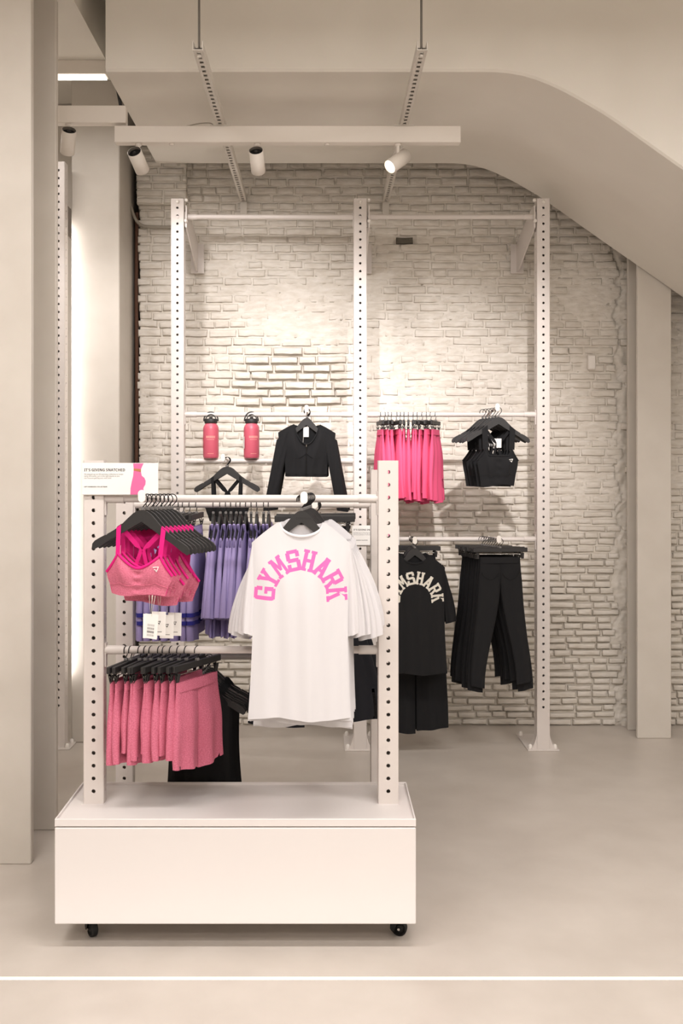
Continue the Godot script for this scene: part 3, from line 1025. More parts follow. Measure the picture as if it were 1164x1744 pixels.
func make_mobile_unit():
	var o := thing("mobile_display_unit", "white display unit on castors with perforated posts on a boxed plinth", "display unit")
	var x0 := -0.998
	var x1 := 0.347
	var z0 := -3.712
	var z1 := -4.146
	# plinth of five panels
	part(o, "front_panel", span(Vector3(x0, 0.098, z0), Vector3(x1, 0.4565, z0 - 0.02), 0.003), M.plinth_white)
	part(o, "back_panel", span(Vector3(x0, 0.098, z1 + 0.02), Vector3(x1, 0.4565, z1), 0.003), M.plinth_white)
	part(o, "side_panel", span(Vector3(x0, 0.098, z0 - 0.021), Vector3(x0 + 0.02, 0.4565, z1 + 0.021), 0.002), M.plinth_white)
	part(o, "side_panel", span(Vector3(x1 - 0.02, 0.098, z0 - 0.021), Vector3(x1, 0.4565, z1 + 0.021), 0.002), M.plinth_white)
	part(o, "bottom_panel", span(Vector3(x0 + 0.02, 0.10, z0 - 0.02), Vector3(x1 - 0.02, 0.118, z1 + 0.02)), M.plinth_white)
	part(o, "tray_support", span(Vector3(x0 + 0.012, 0.44, z0 - 0.012), Vector3(x1 - 0.012, 0.462, z1 + 0.012)), M.plinth_white)
	var tray := part(o, "top_tray", span(Vector3(x0 + 0.002, 0.4615, z0 - 0.002), Vector3(x1 - 0.002, 0.478, z1 + 0.002), 0.002), M.plinth_white)
	part(tray, "rim", span(Vector3(x0, 0.4613, z0), Vector3(x1, 0.4892, z0 - 0.006), 0.0015), M.plinth_white)
	part(tray, "rim", span(Vector3(x0, 0.4613, z1 + 0.006), Vector3(x1, 0.4892, z1), 0.0015), M.plinth_white)
	part(tray, "rim", span(Vector3(x0, 0.4613, z0 - 0.006), Vector3(x0 + 0.006, 0.4892, z1 + 0.006), 0.0015), M.plinth_white)
	part(tray, "rim", span(Vector3(x1 - 0.006, 0.4613, z0 - 0.006), Vector3(x1, 0.4892, z1 + 0.006), 0.0015), M.plinth_white)
	var up := upright(0.08, 0.054, 1.345, 0.004 + 0.046)
	for x in UX:
		part(o, "upright", up, M.steel).position = Vector3(x, 0.478, UNIT_Z)
		part(o, "socket", span(Vector3(x - 0.046, 0.476, UNIT_Z + 0.033), Vector3(x + 0.046, 0.4787, UNIT_Z - 0.033)), M.plinth_white)
	for y in [1.673, 1.077]:
		rail(o, UX[0] + 0.04, UX[1] - 0.04, y, UNIT_Z)
	for c in [[-0.89, -3.837, 0.6], [0.283, -3.837, 1.35], [-0.89, -4.02, 0.2], [0.283, -4.02, 2.0]]:
		var k := part(o, "caster", span(Vector3(-0.03, 0.088, 0.03), Vector3(0.03, 0.099, -0.03), 0.002), M.black_metal)
		k.transform = Transform3D(Basis(Vector3.UP, c[2]), Vector3(c[0], 0, c[1]))
		var wheel := lathe([Vector2(0.004, -0.011), Vector2(0.02, -0.011), Vector2(0.022, -0.0125), Vector2(0.028, -0.0125), Vector2(0.03, -0.009), Vector2(0.03, 0.009), Vector2(0.028, 0.0125), Vector2(0.022, 0.0125), Vector2(0.02, 0.011), Vector2(0.004, 0.011)], 28)
		var wv := part(k, "wheel", wheel, M.rubber)
		wv.transform = Transform3D(Basis(Vector3.BACK, PI / 2), Vector3(0, 0.03, 0.012))
		for s: float in [-1.0, 1.0]:
			part(k, "fork", slab(PackedVector2Array([Vector2(-0.02, 0.09), Vector2(0.02, 0.09), Vector2(0.022, 0.03), Vector2(0.014, 0.018), Vector2(0.004, 0.024)]), -0.0015, 0.0015), M.black_metal).transform = Transform3D(Basis(Vector3.UP, PI / 2), Vector3(s * 0.0165, 0, 0.0))
		part(k, "axle", tube([Vector3(-0.021, 0.03, 0.012), Vector3(0.021, 0.03, 0.012)], 0.005, 10), M.chrome)

# ------------------------------------------------------------------ hangers and arms
func arm(label: String, at: Vector3, length: float, rise: float):
	# a display arm hooked on a rail at `at` (the rail's middle), pointing at the shop
	var o := thing("display_arm", label, "display arm", at, Vector3.ZERO, "")
	var st := begin()
	var ring := []
	for k in 15:
		var a := deg_to_rad(-70.0 + 250.0 * k / 14.0)
		ring.append(Vector3(0, sin(a) * 0.0185, cos(a) * 0.0185))
	add_tube(st, ring, 0.0035, 8)
	part(o, "rail_hook", finish(st), M.cap_white)
	part(o, "rod", tube([Vector3(0, 0.006, 0.019), Vector3(0, 0.006 + rise, length)], 0.0075, 14), M.cap_white)
	var cap := PackedVector2Array()
	for k in 20:
		var a := TAU * k / 20.0
		cap.append(Vector2(cos(a) * 0.0135, sin(a) * 0.0135 + (0.009 if sin(a) > 0 else -0.009)))
	part(o, "end_cap", slab(cap, -0.006, 0.006, 0.0015), M.cap_white).position = Vector3(0, 0.006 + rise, length)

func hook_mesh(drop: float, ring_r := 0.0185) -> ArrayMesh:
	# open hook in the hanger's plane; its inside top lies at the origin
	var pts := []
	var c := Vector3(0, -ring_r, 0)
	for k in 17:
		var a := deg_to_rad(200.0 - 245.0 * k / 16.0)
		pts.append(c + Vector3(cos(a), sin(a), 0) * ring_r)
	pts.append(Vector3(0.006, -ring_r * 2.15, 0))
	pts.append(Vector3(0, -ring_r * 2.6, 0))
	pts.append(Vector3(0, -drop, 0))
	return tube(pts, 0.0019, 8)

# broad plastic hanger for tops
func top_hanger(half := 0.2, hook_mat: Material = null) -> Node3D:
	var o := proto()
	var k := half / 0.18
	var upper := [Vector2(0, 0.0), Vector2(0.016, -0.003), Vector2(0.032, -0.013), Vector2(0.05, -0.031), Vector2(0.075, -0.058), Vector2(0.1, -0.078), Vector2(0.125, -0.094), Vector2(0.128, -0.099), Vector2(0.133, -0.0985), Vector2(0.15, -0.108), Vector2(0.17, -0.121), Vector2(0.179, -0.133), Vector2(0.18, -0.147), Vector2(0.172, -0.153)]
	var lower := [Vector2(0.15, -0.140), Vector2(0.12, -0.118), Vector2(0.088, -0.0985), Vector2(0.045, -0.071), Vector2(0.0, -0.042)]
	var poly := PackedVector2Array()
	for p in upper: poly.append(Vector2(p.x * k, p.y))
	for p in lower: poly.append(Vector2(p.x * k, p.y))
	for i in range(lower.size() - 2, -1, -1): poly.append(Vector2(-lower[i].x * k, lower[i].y))
	for i in range(upper.size() - 1, 0, -1): poly.append(Vector2(-upper[i].x * k, upper[i].y))
	var st := begin(false)
	add_slab(st, poly, -0.0055, 0.0055, 0.0012)
	var b := part(o, "hanger_body", finish(st), M.black_plastic)
	b.position = Vector3(0, -0.058, 0)
	part(o, "hook", hook_mesh(0.062), hook_mat if hook_mat else M.black_metal)
	part(o, "size_marker", box(Vector3(0.013, 0.012, 0.012), 0.002, Vector3(0, -0.053, 0)), M.ink_grey)
	return o

# bar hanger with two clips
func clip_hanger(half := 0.15) -> Node3D:
	var o := proto()
	part(o, "bar", box(Vector3(half * 2, 0.026, 0.013), 0.002, Vector3(0, -0.068, 0)), M.black_plastic)
	part(o, "hook", hook_mesh(0.06), M.black_metal)
	part(o, "size_marker", box(Vector3(0.014, 0.011, 0.014), 0.002, Vector3(0, -0.052, 0)), M.ink_grey)
	part(o, "wire", tube([Vector3(-half * 0.9, -0.094, 0), Vector3(half * 0.9, -0.094, 0)], 0.0018, 6), M.chrome)
	for s: float in [-1.0, 1.0]:
		var st := begin(false)
		add_tube(st, [Vector3(0, -0.08, 0), Vector3(0, -0.1, 0)], 0.002, 6)
		for f in [-1.0, 1.0]:
			add_slab_at(st, f)
		add_box(st, Vector3(0, -0.1, 0), Vector3(0.012, 0.006, 0.014), 0.001)
		var c := part(o, "clip", finish(st), M.black_plastic)
		c.position = Vector3(s * half * 0.82, 0, 0)
	return o

func add_slab_at(st: SurfaceTool, f: float):
	# one jaw of a clip
	var turn := Basis(Vector3.RIGHT, f * 0.22)
	add_box(st, Vector3(0, -0.104, f * 0.0045), Vector3(0.016, 0.036, 0.003), 0.0008, turn)

const ORD := ["first", "second", "third", "fourth", "fifth", "sixth", "seventh", "eighth", "ninth", "tenth", "eleventh", "twelfth", "thirteenth", "fourteenth"]

# ------------------------------------------------------------------ garments (origin at the hook's inside top, hanging in the xy plane, front at +z)
func tee(body: Material, printed: Material, reach: float, phase: float, long := 0.715, half := 0.18) -> Node3D:
	var o := proto()
	var y0 := -0.098
	var top := func(x: float, drop: float) -> float:
		var a := absf(x)
		if a < 0.08:
			return y0 - drop * sqrt(maxf(0.0, 1.0 - pow(a / 0.08, 2.0)))
		return y0 - pow((a - 0.08) / (half - 0.08), 1.15) * 0.078
	var shape := func(u: float, v: float, s: float, drop: float) -> Vector3:
		var k := (u * 2.0 - 1.0)
		var w := half - 0.008 * sin(v * PI) + 0.006 * v * v
		var x := k * w
		var yt: float = top.call(k * half, drop)
		var hem := y0 - long - 0.006 * sin(k * 4.0 + phase) - (0.006 if s < 0 else 0.0)
		var y := lerpf(yt, hem, v)
		var d := lerpf(0.013, 0.032, smoothstep(0.0, 0.4, v)) * (1.0 - pow(absf(k), lerpf(14.0, 2.6, smoothstep(0.0, 0.35, v))))
		var fold := 0.0075 * smoothstep(0.1, 0.9, v) * sin(k * 6.5 + phase + v * 0.8) * (1.0 - pow(absf(k), 6.0))
		fold += 0.003 * smoothstep(0.0, 0.4, v) * sin(k * 15.0 + phase * 2.0 - v * 2.0) * (1.0 - pow(absf(k), 6.0))
		return Vector3(x, y, s * d * 0.7 + fold)
	var uv := func(p: Vector3) -> Vector2: return Vector2((p.x + 0.22) / 0.44, -(p.y - y0) / 0.76)
	var st := begin()
	add_sheet(st, func(u, v): return shape.call(u, v, 1.0, 0.05), 48, 40, uv)
	part(o, "front_panel", finish(st), printed)
	st = begin()
	add_sheet(st, func(u, v): return shape.call(u, v, -1.0, 0.012), 30, 24)
	part(o, "back_panel", finish(st), body)
	# collar band
	st = begin()
	var pts := []
	for k in 25:
		var x := lerpf(-0.0815, 0.0815, k / 24.0)
		pts.append(Vector3(x, top.call(clampf(x, -0.08, 0.08), 0.05) - 0.003, 0.0085 * (1.0 - pow(absf(x) / 0.0815, 2.0)) + 0.001))
	add_tube(st, pts, 0.0062, 8)
	part(o, "collar", finish(st), body)
	# sleeves hang down and out
	for s: float in ([-1.0, 1.0] if reach > 0.0 else []):
		st = begin()
		var rows := []
		for k in 15:
			var t := k / 14.0
			var near := half - 0.014 + (reach - half - 0.03) * 0.6 * t * t
			var far := lerpf(half + 0.001, reach, 1.0 - pow(1.0 - t, 1.6))
			var y := y0 - lerpf(0.079, 0.41, t)
			rows.append([Vector3(s * (near + far) / 2.0, y + 0.012 * t * (1.0 - t), -0.004 - 0.012 * t), Vector3(s * (far - near) / 2.0, -0.022 + 0.03 * t, 0), Vector3(0, 0, lerpf(0.007, 0.019, t)), 0.005 * t, 5.0, phase + s])
		add_cloth(st, rows, 28)
		part(o, "sleeve", finish(st), body)
	# hem stitching
	return o

func jacket() -> Node3D:
	var o := proto()
	var y0 := -0.098
	var half := 0.172
	var vneck := func(x: float, drop: float) -> float:
		var a := absf(x)
		if a < 0.08:
			return y0 - drop * (1.0 - pow(a / 0.08, 2.2))
		return y0 - pow((a - 0.08) / (half - 0.08), 1.2) * 0.05
	var shape := func(u: float, v: float, s: float, drop: float) -> Vector3:
		var k := u * 2.0 - 1.0
		var w := half - 0.045 * smoothstep(0.0, 0.8, v) 
		var yt: float = vneck.call(k * half, drop)
		var y := lerpf(yt, y0 - 0.315, v)
		var d := 0.024 * (1.0 - pow(absf(k), 2.4)) * (0.5 + 0.5 * smoothstep(0.0, 0.5, v))
		var cup := 0.012 * exp(-pow((absf(k) - 0.48) / 0.3, 2.0)) * sin(PI * clampf(v * 1.25, 0, 1))
		return Vector3(k * w, y, s * (d + cup) + 0.003 * sin(k * 14.0 + v * 5.0) * v)
	var st := begin()
	add_sheet(st, func(u, v): return shape.call(u, v, 1.0, 0.12), 36, 24)
	part(o, "front_panel", finish(st), M.black_cloth)
	st = begin()
	add_sheet(st, func(u, v): return shape.call(u, v, -1.0, 0.012), 24, 14)
	part(o, "back_panel", finish(st), M.black_cloth)
	for s: float in [-1.0, 1.0]:
		st = begin()
		var rows := []
		for k in 15:
			var t := k / 14.0
			var c := Vector3(s * lerpf(half - 0.036, half + 0.05, t), y0 - lerpf(0.062, 0.52, t), lerpf(0.0, 0.012, t))
			rows.append([c, Vector3(lerpf(0.045, 0.034, t), lerpf(-0.032, -0.004, t) * s, 0), Vector3(0, 0, 0.016), 0.003, 7.0, t * 6.0])
		add_cloth(st, rows, 22)
		part(o, "sleeve", finish(st), M.black_cloth)
	# neck binding, zip, under-bust seam, label
	st = begin()
	var pts := []
	for k in 31:
		var x := lerpf(-0.081, 0.081, k / 30.0)
		pts.append(Vector3(x, vneck.call(x, 0.12), 0.019 * (1.0 - pow(absf(x) / 0.09, 2.0)) + 0.003))
	add_tube(st, pts, 0.0042, 8)
	part(o, "neck_binding", finish(st), M.black_cloth)
	part(o, "zip", box(Vector3(0.006, 0.195, 0.004), 0.001, Vector3(0, y0 - 0.218, 0.028)), M.black_metal)
	part(o, "zip_puller", box(Vector3(0.005, 0.014, 0.003), 0.001, Vector3(0, y0 - 0.128, 0.030)), M.chrome)
	st = begin()
	pts = []
	for k in 33:
		var x := lerpf(-0.115, 0.115, k / 32.0)
		var a := absf(x) / 0.115
		pts.append(Vector3(x, y0 - 0.205 + 0.035 * pow(absf(a - 0.5) * 2.0, 2.0) * (1.0 if a < 0.5 else 0.7), 0.030 * (1.0 - pow(a, 2.6)) + 0.003))
	add_tube(st, pts, 0.0016, 6)
	part(o, "seam", finish(st), M.black_cloth)
	part(o, "hem_band", seam_line(Vector3(-0.126, y0 - 0.298, 0.004), Vector3(0.126, y0 - 0.298, 0.004), 0.020), M.black_cloth)
	part(o, "care_label", box(Vector3(0.033, 0.06, 0.0008), 0.0, Vector3(-0.004, y0 - 0.045, -0.004)), M.paper, "white care label")
	part(o, "tag_string", tube([Vector3(-0.018, y0 - 0.06, 0.001), Vector3(-0.022, y0 - 0.12, 0.004)], 0.0012, 6), M.thread)
	return o

func seam_line(a: Vector3, b: Vector3, bulge: float) -> ArrayMesh:
	var pts := []
	for k in 17:
		var t := k / 16.0
		pts.append(a.lerp(b, t) + Vector3(0, 0, bulge * (1.0 - pow(absf(t * 2.0 - 1.0), 2.4))))
	return tube(pts, 0.0018, 6)

# crop bra; trims in a second colour, crossed straps behind
func bra(cloth_m: Material, trim_m: Material, tags: int, low := 0.0, phase := 0.0, square := false, deep := 0.0, wide := 0.017) -> Node3D:
	var o := proto()
	var top := func(k: float) -> float:
		var a := absf(k)
		if a < 0.64:
			var t := a / 0.64
			return (-0.268 + 0.05 * pow(t, 1.6) if not square else -0.262 + 0.044 * smoothstep(0.75, 1.0, t)) - low
		return -0.218 - 0.072 * pow((a - 0.64) / 0.36, 0.8) - low
	var front := func(u: float, v: float) -> Vector3:
		var k := u * 2.0 - 1.0
		var w := lerpf(0.125, 0.102, smoothstep(0.0, 1.0, v))
		var y := lerpf(top.call(k), -0.366 - low - deep + 0.006 * sin(k * 3.0 + phase), v)
		var cup := 0.017 * exp(-pow((absf(k) - 0.5) / 0.3, 2.0)) * sin(PI * clampf(v * 1.25 + 0.05, 0.0, 1.0))
		var ruche := 0.004 * exp(-pow(k / 0.13, 2.0)) * sin(v * 22.0)
		return Vector3(k * w, y, 0.022 * (1.0 - pow(absf(k), 2.2)) + cup + ruche)
	var back := func(u: float, v: float) -> Vector3:
		var k := u * 2.0 - 1.0
		var w := lerpf(0.125, 0.102, v)
		var y := lerpf(-0.29 - low + 0.012 * (1.0 - absf(k)), -0.366 - low - deep, v)
		return Vector3(k * w, y, -0.014 * (1.0 - pow(absf(k), 2.2)))
	var st := begin()
	add_sheet(st, front, 40, 22)
	part(o, "front_panel", finish(st), cloth_m)
	st = begin()
	add_sheet(st, back, 20, 8)
	part(o, "back_panel", finish(st), trim_m)
	st = begin()
	var pts := []
	for k in 45:
		var p: Vector3 = front.call(k / 44.0, 0.0)
		pts.append(p + Vector3(0, 0, 0.001))
	add_tube(st, pts, 0.0054, 8)
	part(o, "edge_binding", finish(st), trim_m)
	for s: float in [-1.0, 1.0]:
		st = begin()
		var strap := func(u: float, v: float) -> Vector3:
			var x := lerpf(0.085, 0.080, v) * s + (u - 0.5) * wide
			return Vector3(x, lerpf(-0.121 + (0.085 - absf(x)) * 0.75, -0.224 - low, v), lerpf(0.0075, 0.016, v))
		add_sheet(st, strap, 3, 6)
		var over := func(u: float, v: float) -> Vector3:
			var x := 0.085 * s + (u - 0.5) * wide
			return Vector3(x, -0.119 + (0.085 - absf(x)) * 0.75, lerpf(0.0075, -0.0075, v))
		add_sheet(st, over, 3, 2)
		part(o, "strap", finish(st), trim_m)
		st = begin()
		var cross := func(u: float, v: float) -> Vector3:
			var a := Vector3(0.085 * s, -0.121, -0.0075)
			var b := Vector3(0.004 * s, -0.205 - low * 0.6, -0.016)
			var c := Vector3(0.028 * s, -0.285 - low, -0.016)
			var p := a.lerp(b, v * 2.0) if v < 0.5 else b.lerp(c, v * 2.0 - 1.0)
			return p + Vector3(0.7 * s, -0.7 if v < 0.5 else 0.4, 0) * (u - 0.5) * 0.018
		add_sheet(st, cross, 2, 10)
		part(o, "cross_strap", finish(st), trim_m)
	# under-bust seam and band
	st = begin()
	pts = []
	for k in 33:
		var u := k / 32.0
		var a := absf(u * 2.0 - 1.0)
		pts.append(front.call(u, 0.70 - 0.10 * pow(absf(a - 0.5) * 2.0, 2.0)) + Vector3(0, 0, 0.0006))
	add_tube(st, pts, 0.0013, 6)
	part(o, "seam", finish(st), cloth_m)
	# white emblem over the left cup
	var e: Vector3 = front.call(0.80, 0.30)
	part(o, "emblem", emblem(0.011), M.paper).position = e + Vector3(0.0, 0.0, 0.004)
	if square and tags == 0:
		part(o, "care_label", box(Vector3(0.03, 0.055, 0.0008), 0.0, Vector3(0.008, -0.215, -0.010)), M.paper, "white care label")
	for t in tags:
		var tg := part(o, "price_tag", box(Vector3(0.052, 0.088, 0.0008), 0.0, Vector3(0, -0.112, 0)), M.paper, "white paper price tag")
		tg.transform = Transform3D(Basis.from_euler(Vector3(0, 0.15 - 0.3 * t, 0.03 * (1 - 2 * t))), Vector3(0.055 + 0.012 * t, -0.36 - low, 0.024 + 0.006 * t))
		part(tg, "tag_string", tube([Vector3(-0.006, 0.0, 0), Vector3(0.0, -0.075, 0.001), Vector3(0.007, 0.0, 0)], 0.0009, 6), M.thread)
		if t == 0:
			part(tg, "emblem", emblem(0.007), M.ink).position = Vector3(0, -0.108, 0.0008)
			part(tg, "printed_line", box(Vector3(0.024, 0.0022, 0.0004), 0.0, Vector3(0, -0.142, 0.0006)), M.ink_grey)
		else:
			for b in 4:
				part(tg, "printed_bars", bars(b), M.ink_grey).position = Vector3(0, -0.108 - 0.012 * b, 0.0006)
	return o

func bars(n: int) -> ArrayMesh:
	var st := begin(false)
	for k in 7:
		add_box(st, Vector3(-0.013 + k * 0.004, 0, 0), Vector3(0.0012 + 0.0008 * ((k * 3 + n) % 3), 0.008, 0.0004))
	return finish(st)

# small fin-shaped emblem in thin strokes
func emblem(s: float) -> ArrayMesh:
	var st := begin(false)
	var pts := [Vector3(-1.0, 0.45, 0) * s, Vector3(0.9, 0.75, 0) * s, Vector3(0.25, -0.9, 0) * s, Vector3(-0.05, -0.35, 0) * s, Vector3(-0.55, -0.2, 0) * s]
	for i in pts.size() - 1:
		var d: Vector3 = pts[i + 1] - pts[i]
		add_box(st, (pts[i] + pts[i + 1]) / 2.0, Vector3(d.length() + 0.14 * s, s * 0.26, 0.0006), 0.0, Basis(Vector3.BACK, atan2(d.y, d.x)))
	return finish(st)

# two-legged garment held at the waist: shorts, flared legs or leggings
func bottoms(m: Material, waist: float, hip: float, rise: float, long: float, hem: float, spread: float, phase: float, depth := 0.03, wave := 0.006, band: Material = null, contour := false) -> Node3D:
	var o := proto()
	var y0 := -0.113
	var st := begin()
	var crotch := rise / long
	for s: float in [-1.0, 1.0]:
		var legs := []
		for k in 26:
			var t := k / 25.0
			var up := smoothstep(0.0, crotch, t)
			var down := smoothstep(crotch * 0.7, 1.0, t)
			var w := lerpf(lerpf(waist, hip, up) * 0.5 + 0.003, hem, down)
			var inner := lerpf(-0.003, 0.0, up)
			var cx := s * (inner + w + (hip * 0.5 - hem + spread) * down)
			legs.append([Vector3(cx, y0 - t * long + 0.012 * t * sin(s * 2.0 + phase), 0.004 * sin(t * 5.0 + phase) * down), Vector3(w, 0.01 * s * down, 0), Vector3(0, 0, lerpf(0.0065, depth, smoothstep(0.0, crotch * 0.8, t)) * lerpf(1.0, 0.85, down)), wave * t, 5.0, phase + s * 1.3])
		add_cloth(st, legs, 40)
	part(o, "cloth_body", finish(st), m)
	st = begin()
	var b := []
	for k in 3:
		b.append([Vector3(0, y0 + 0.001 - k * 0.018, 0), Vector3(waist + 0.0015 + 0.001 * k, 0, 0), Vector3(0, 0, 0.0078 + k * 0.003), 0.0, 1.0, 0.0])
	add_cloth(st, b, 36)
	part(o, "waistband", finish(st), band if band else m)
	if contour:
		for s: float in [-1.0, 1.0]:
			var pts := []
			for k in 15:
				var a := deg_to_rad(-160.0 + 150.0 * k / 14.0)
				pts.append(Vector3(s * (hip * 0.48 + cos(a) * hip * 0.4), y0 - 0.075 + sin(a) * 0.055, depth * 1.02))
			part(o, "contour_seam", tube(pts, 0.0028, 6), m)
	return o

# ------------------------------------------------------------------ goods on the wall rack
func bottle(label: String, at: Vector3, turn: float):
	var o := thing("water_bottle", label, "bottle", at, Vector3(0, turn, 0), "pink bottles on the wall rack")
	part(o, "body", lathe([Vector2(0.0, 0.0), Vector2(0.043, 0.0), Vector2(0.047, 0.004), Vector2(0.0495, 0.012), Vector2(0.0495, 0.185), Vector2(0.048, 0.197), Vector2(0.043, 0.209), Vector2(0.037, 0.216), Vector2(0.035, 0.225), Vector2(0.0, 0.225)], 40), M.bottle_pink)
	var c := part(o, "lid", lathe([Vector2(0.0, 0.222), Vector2(0.039, 0.222), Vector2(0.041, 0.226), Vector2(0.041, 0.246), Vector2(0.038, 0.251), Vector2(0.012, 0.253), Vector2(0.010, 0.262), Vector2(0.0, 0.263)], 30), M.black_plastic)
	for r in [[0.0455, 0.058, 0.0045], [0.034, 0.042, 0.0035]]:
		var pts := []
		for k in 17:
			var a := PI * k / 16.0
			pts.append(Vector3(cos(a) * r[0], 0.236 + sin(a) * r[1], 0.006 if r[0] < 0.04 else -0.004))
		part(c, "carry_loop", tube(pts, r[2], 10), M.black_plastic)
	for row in [[0.135, 0.014, 7, 0.0088], [0.119, 0.004, 10, 0.005], [0.03, 0.004, 8, 0.005]]:
		part(o, "print", curved_print(0.0496, row), M.bottle_print, "pale worn lettering")
	part(o, "price_tag", box(Vector3(0.0008, 0.075, 0.03), 0.0, Vector3(-0.0535, 0.10, 0.01)), M.paper if turn > 0.2 else M.bottle_print)

func curved_print(r: float, row: Array) -> ArrayMesh:
	# a row of block marks wrapped on the bottle's front
	var st := begin(false)
	for k in row[2]:
		var a: float = (k - (row[2] - 1) / 2.0) * row[3] / r
		var b := Basis(Vector3.UP, a)
		add_box(st, b * Vector3(0, row[0], r), Vector3(row[3] * 0.72, row[1], 0.0008), 0.0, b)
	return finish(st)

func stack(hanger: Node3D, garments: Array, count: int, first: Vector3, step: Vector3, yaw: float, sway: float, names: Array, labels: Array, category: String, hanger_label: String, group: String):
	# garments on one arm, first at the front; labels: [front one, the rest]
	for i in count:
		var at := first + step * i
		var y := yaw + (rng.randf_range(-sway, sway) if i > 0 else 0.0)
		var turn := Vector3(0, y, rng.randf_range(-0.02, 0.02))
		place(hanger, "hanger", "%s, %s back from the arm's end cap" % [hanger_label, ORD[i]], "hanger", "hangers of " + group, at, turn)
		place(garments[i % garments.size()], names[0], labels[0] if i == 0 else "%s, %s from the arm's end" % [labels[1], ORD[i]], category, group, at, turn, Vector3.ONE * (1.0 if i == 0 else rng.randf_range(0.985, 1.015)))

func make_wall_goods():
	bottle("pink metal bottle whose lettered front faces straight out", Vector3(-0.709, 1.8445, RACK_Z + 0.01), 0.05)
	bottle("pink metal bottle with a white tag on its side, nearer the black jackets", Vector3(-0.4515, 1.8445, RACK_Z + 0.01), 0.35)
	var hang := top_hanger(0.15)
	var small := top_hanger(0.195)
	# black strappy bras, left bay
	arm("white display arm holding the black strappy bras", Vector3(-0.60, 1.829, RACK_Z), 0.34, 0.012)
	var strappy := bra(M.black_cloth, M.black_cloth, 0, 0.02)
	stack(small, [strappy], 3, Vector3(-0.58, 1.851, -6.02), Vector3(0, 0, -0.035), 0.0, 0.12, ["strappy_bra"], ["black strappy bra at the front of its arm under the bottles", "black strappy bra under the pink bottles"], "bra", "black hanger of a strappy bra", "black strappy bras under the bottles")
	# black jackets
	arm("white display arm holding the black zip jackets", Vector3(-0.097, 2.123, RACK_Z), 0.34, 0.012)
	stack(hang, [jacket()], 5, Vector3(-0.095, 2.145, -6.02), Vector3(0.0, 0, -0.045), 0.0, 0.05, ["zip_jacket"], ["cropped black zip jacket with a white care label showing at the neck", "cropped black zip jacket hanging behind the front jacket"], "jacket", "black hanger of a cropped zip jacket", "black zip jackets")
	# bright pink shorts along the rail
	var clip := clip_hanger(0.13)
	var pinks := [bottoms(M.coral_pink, 0.115, 0.15, 0.22, 0.44, 0.085, 0.02, 0.4, 0.02, 0.012), bottoms(M.coral_pink, 0.115, 0.155, 0.22, 0.455, 0.09, 0.025, 2.1, 0.024, 0.014), bottoms(M.coral_pink, 0.115, 0.145, 0.22, 0.43, 0.08, 0.015, 4.0, 0.02, 0.012)]
	var xs := [0.365, 0.394, 0.413, 0.436, 0.469, 0.492, 0.516, 0.544, 0.574, 0.601, 0.632, 0.659, 0.686, 0.717]
	for i in xs.size():
		var at := Vector3(xs[i], 2.123 + 0.0148, RACK_Z)
		var yaw := deg_to_rad(90.0 + lerpf(6.0, -22.0, pow(i / 13.0, 1.6))) + rng.randf_range(-0.08, 0.08)
		var turn := Vector3(0, yaw, 0)
		place(clip, "clip_hanger", "slim black clip hanger of the %s bright pink shorts from the rack's middle upright" % ORD[i], "hanger", "clip hangers of the bright pink shorts", at, turn)
		place(pinks[i % 3], "pink_shorts", "%s bright pink flared shorts along the rail from the rack's middle upright" % ORD[i] if i < 13 else "bright pink flared shorts at the row's open end, turned outward", "shorts", "bright pink shorts", at, turn, Vector3(1, rng.randf_range(0.96, 1.04), 1))
	# black bras, right bay
	arm("white display arm holding the black racerback bras", Vector3(1.05, 2.123, RACK_Z), 0.34, 0.02)
	var sport := bra(M.black_cloth, M.black_cloth, 0, 0.03, 0.5, true, 0.075, 0.034)
	stack(small, [sport], 6, Vector3(1.06, 2.15, -6.01), Vector3(-0.012, 0, -0.045), 0.10, 0.10, ["sports_bra"], ["black square-neck sports bra with a white care label and emblem", "black square-neck sports bra behind the one with the label"], "bra", "black hanger of a square-neck sports bra", "black sports bras on the wall rack")
	# black tees with white lettering, and long black trousers behind them
	arm("white display arm holding the black lettered tees", Vector3(0.552, 1.332, RACK_Z), 0.36, 0.014)
	var black_tees := [tee(M.black_cloth, M.tee_black_print, 0.235, 0.3), tee(M.black_cloth, M.tee_black_print, 0.265, 1.7)]
	stack(top_hanger(0.152), black_tees, 4, Vector3(0.552, 1.362, -5.99), Vector3(0.0, 0, -0.05), 0.0, 0.04, ["lettered_tee"], ["black oversized tee with cream arched lettering across its front", "black oversized tee behind the front lettered black tee"], "t-shirt", "black hanger of an oversized black tee", "black oversized tees")
	var trousers := [bottoms(M.black_cloth, 0.13, 0.165, 0.28, 1.08, 0.10, 0.02, 0.6, 0.03, 0.01)]
	stack(clip_hanger(0.165), trousers, 3, Vector3(0.565, 1.352, -6.19), Vector3(0.0, 0, -0.045), 0.0, 0.05, ["wide_trousers"], ["long black wide-leg trousers hanging behind the black lettered tees", "long black wide-leg trousers nearest the brick wall"], "trousers", "black clip hanger of wide-leg trousers", "black wide-leg trousers")
	# black leggings
	arm("white display arm holding the black leggings", Vector3(1.055, 1.332, RACK_Z), 0.36, 0.02)
	var leg := [bottoms(M.black_cloth, 0.118, 0.128, 0.2, 0.765, 0.043, 0.075, 0.2, 0.017, 0.003, null, true), bottoms(M.black_cloth, 0.118, 0.128, 0.2, 0.79, 0.046, 0.09, 1.7, 0.017, 0.004)]
	stack(clip_hanger(0.165), leg, 9, Vector3(1.065, 1.362, -5.99), Vector3(-0.008, -0.001, -0.036), 0.04, 0.10, ["leggings"], ["black full-length leggings at the front of the arm", "black full-length leggings packed behind the front pair"], "leggings", "black clip hanger of full-length leggings", "black leggings")

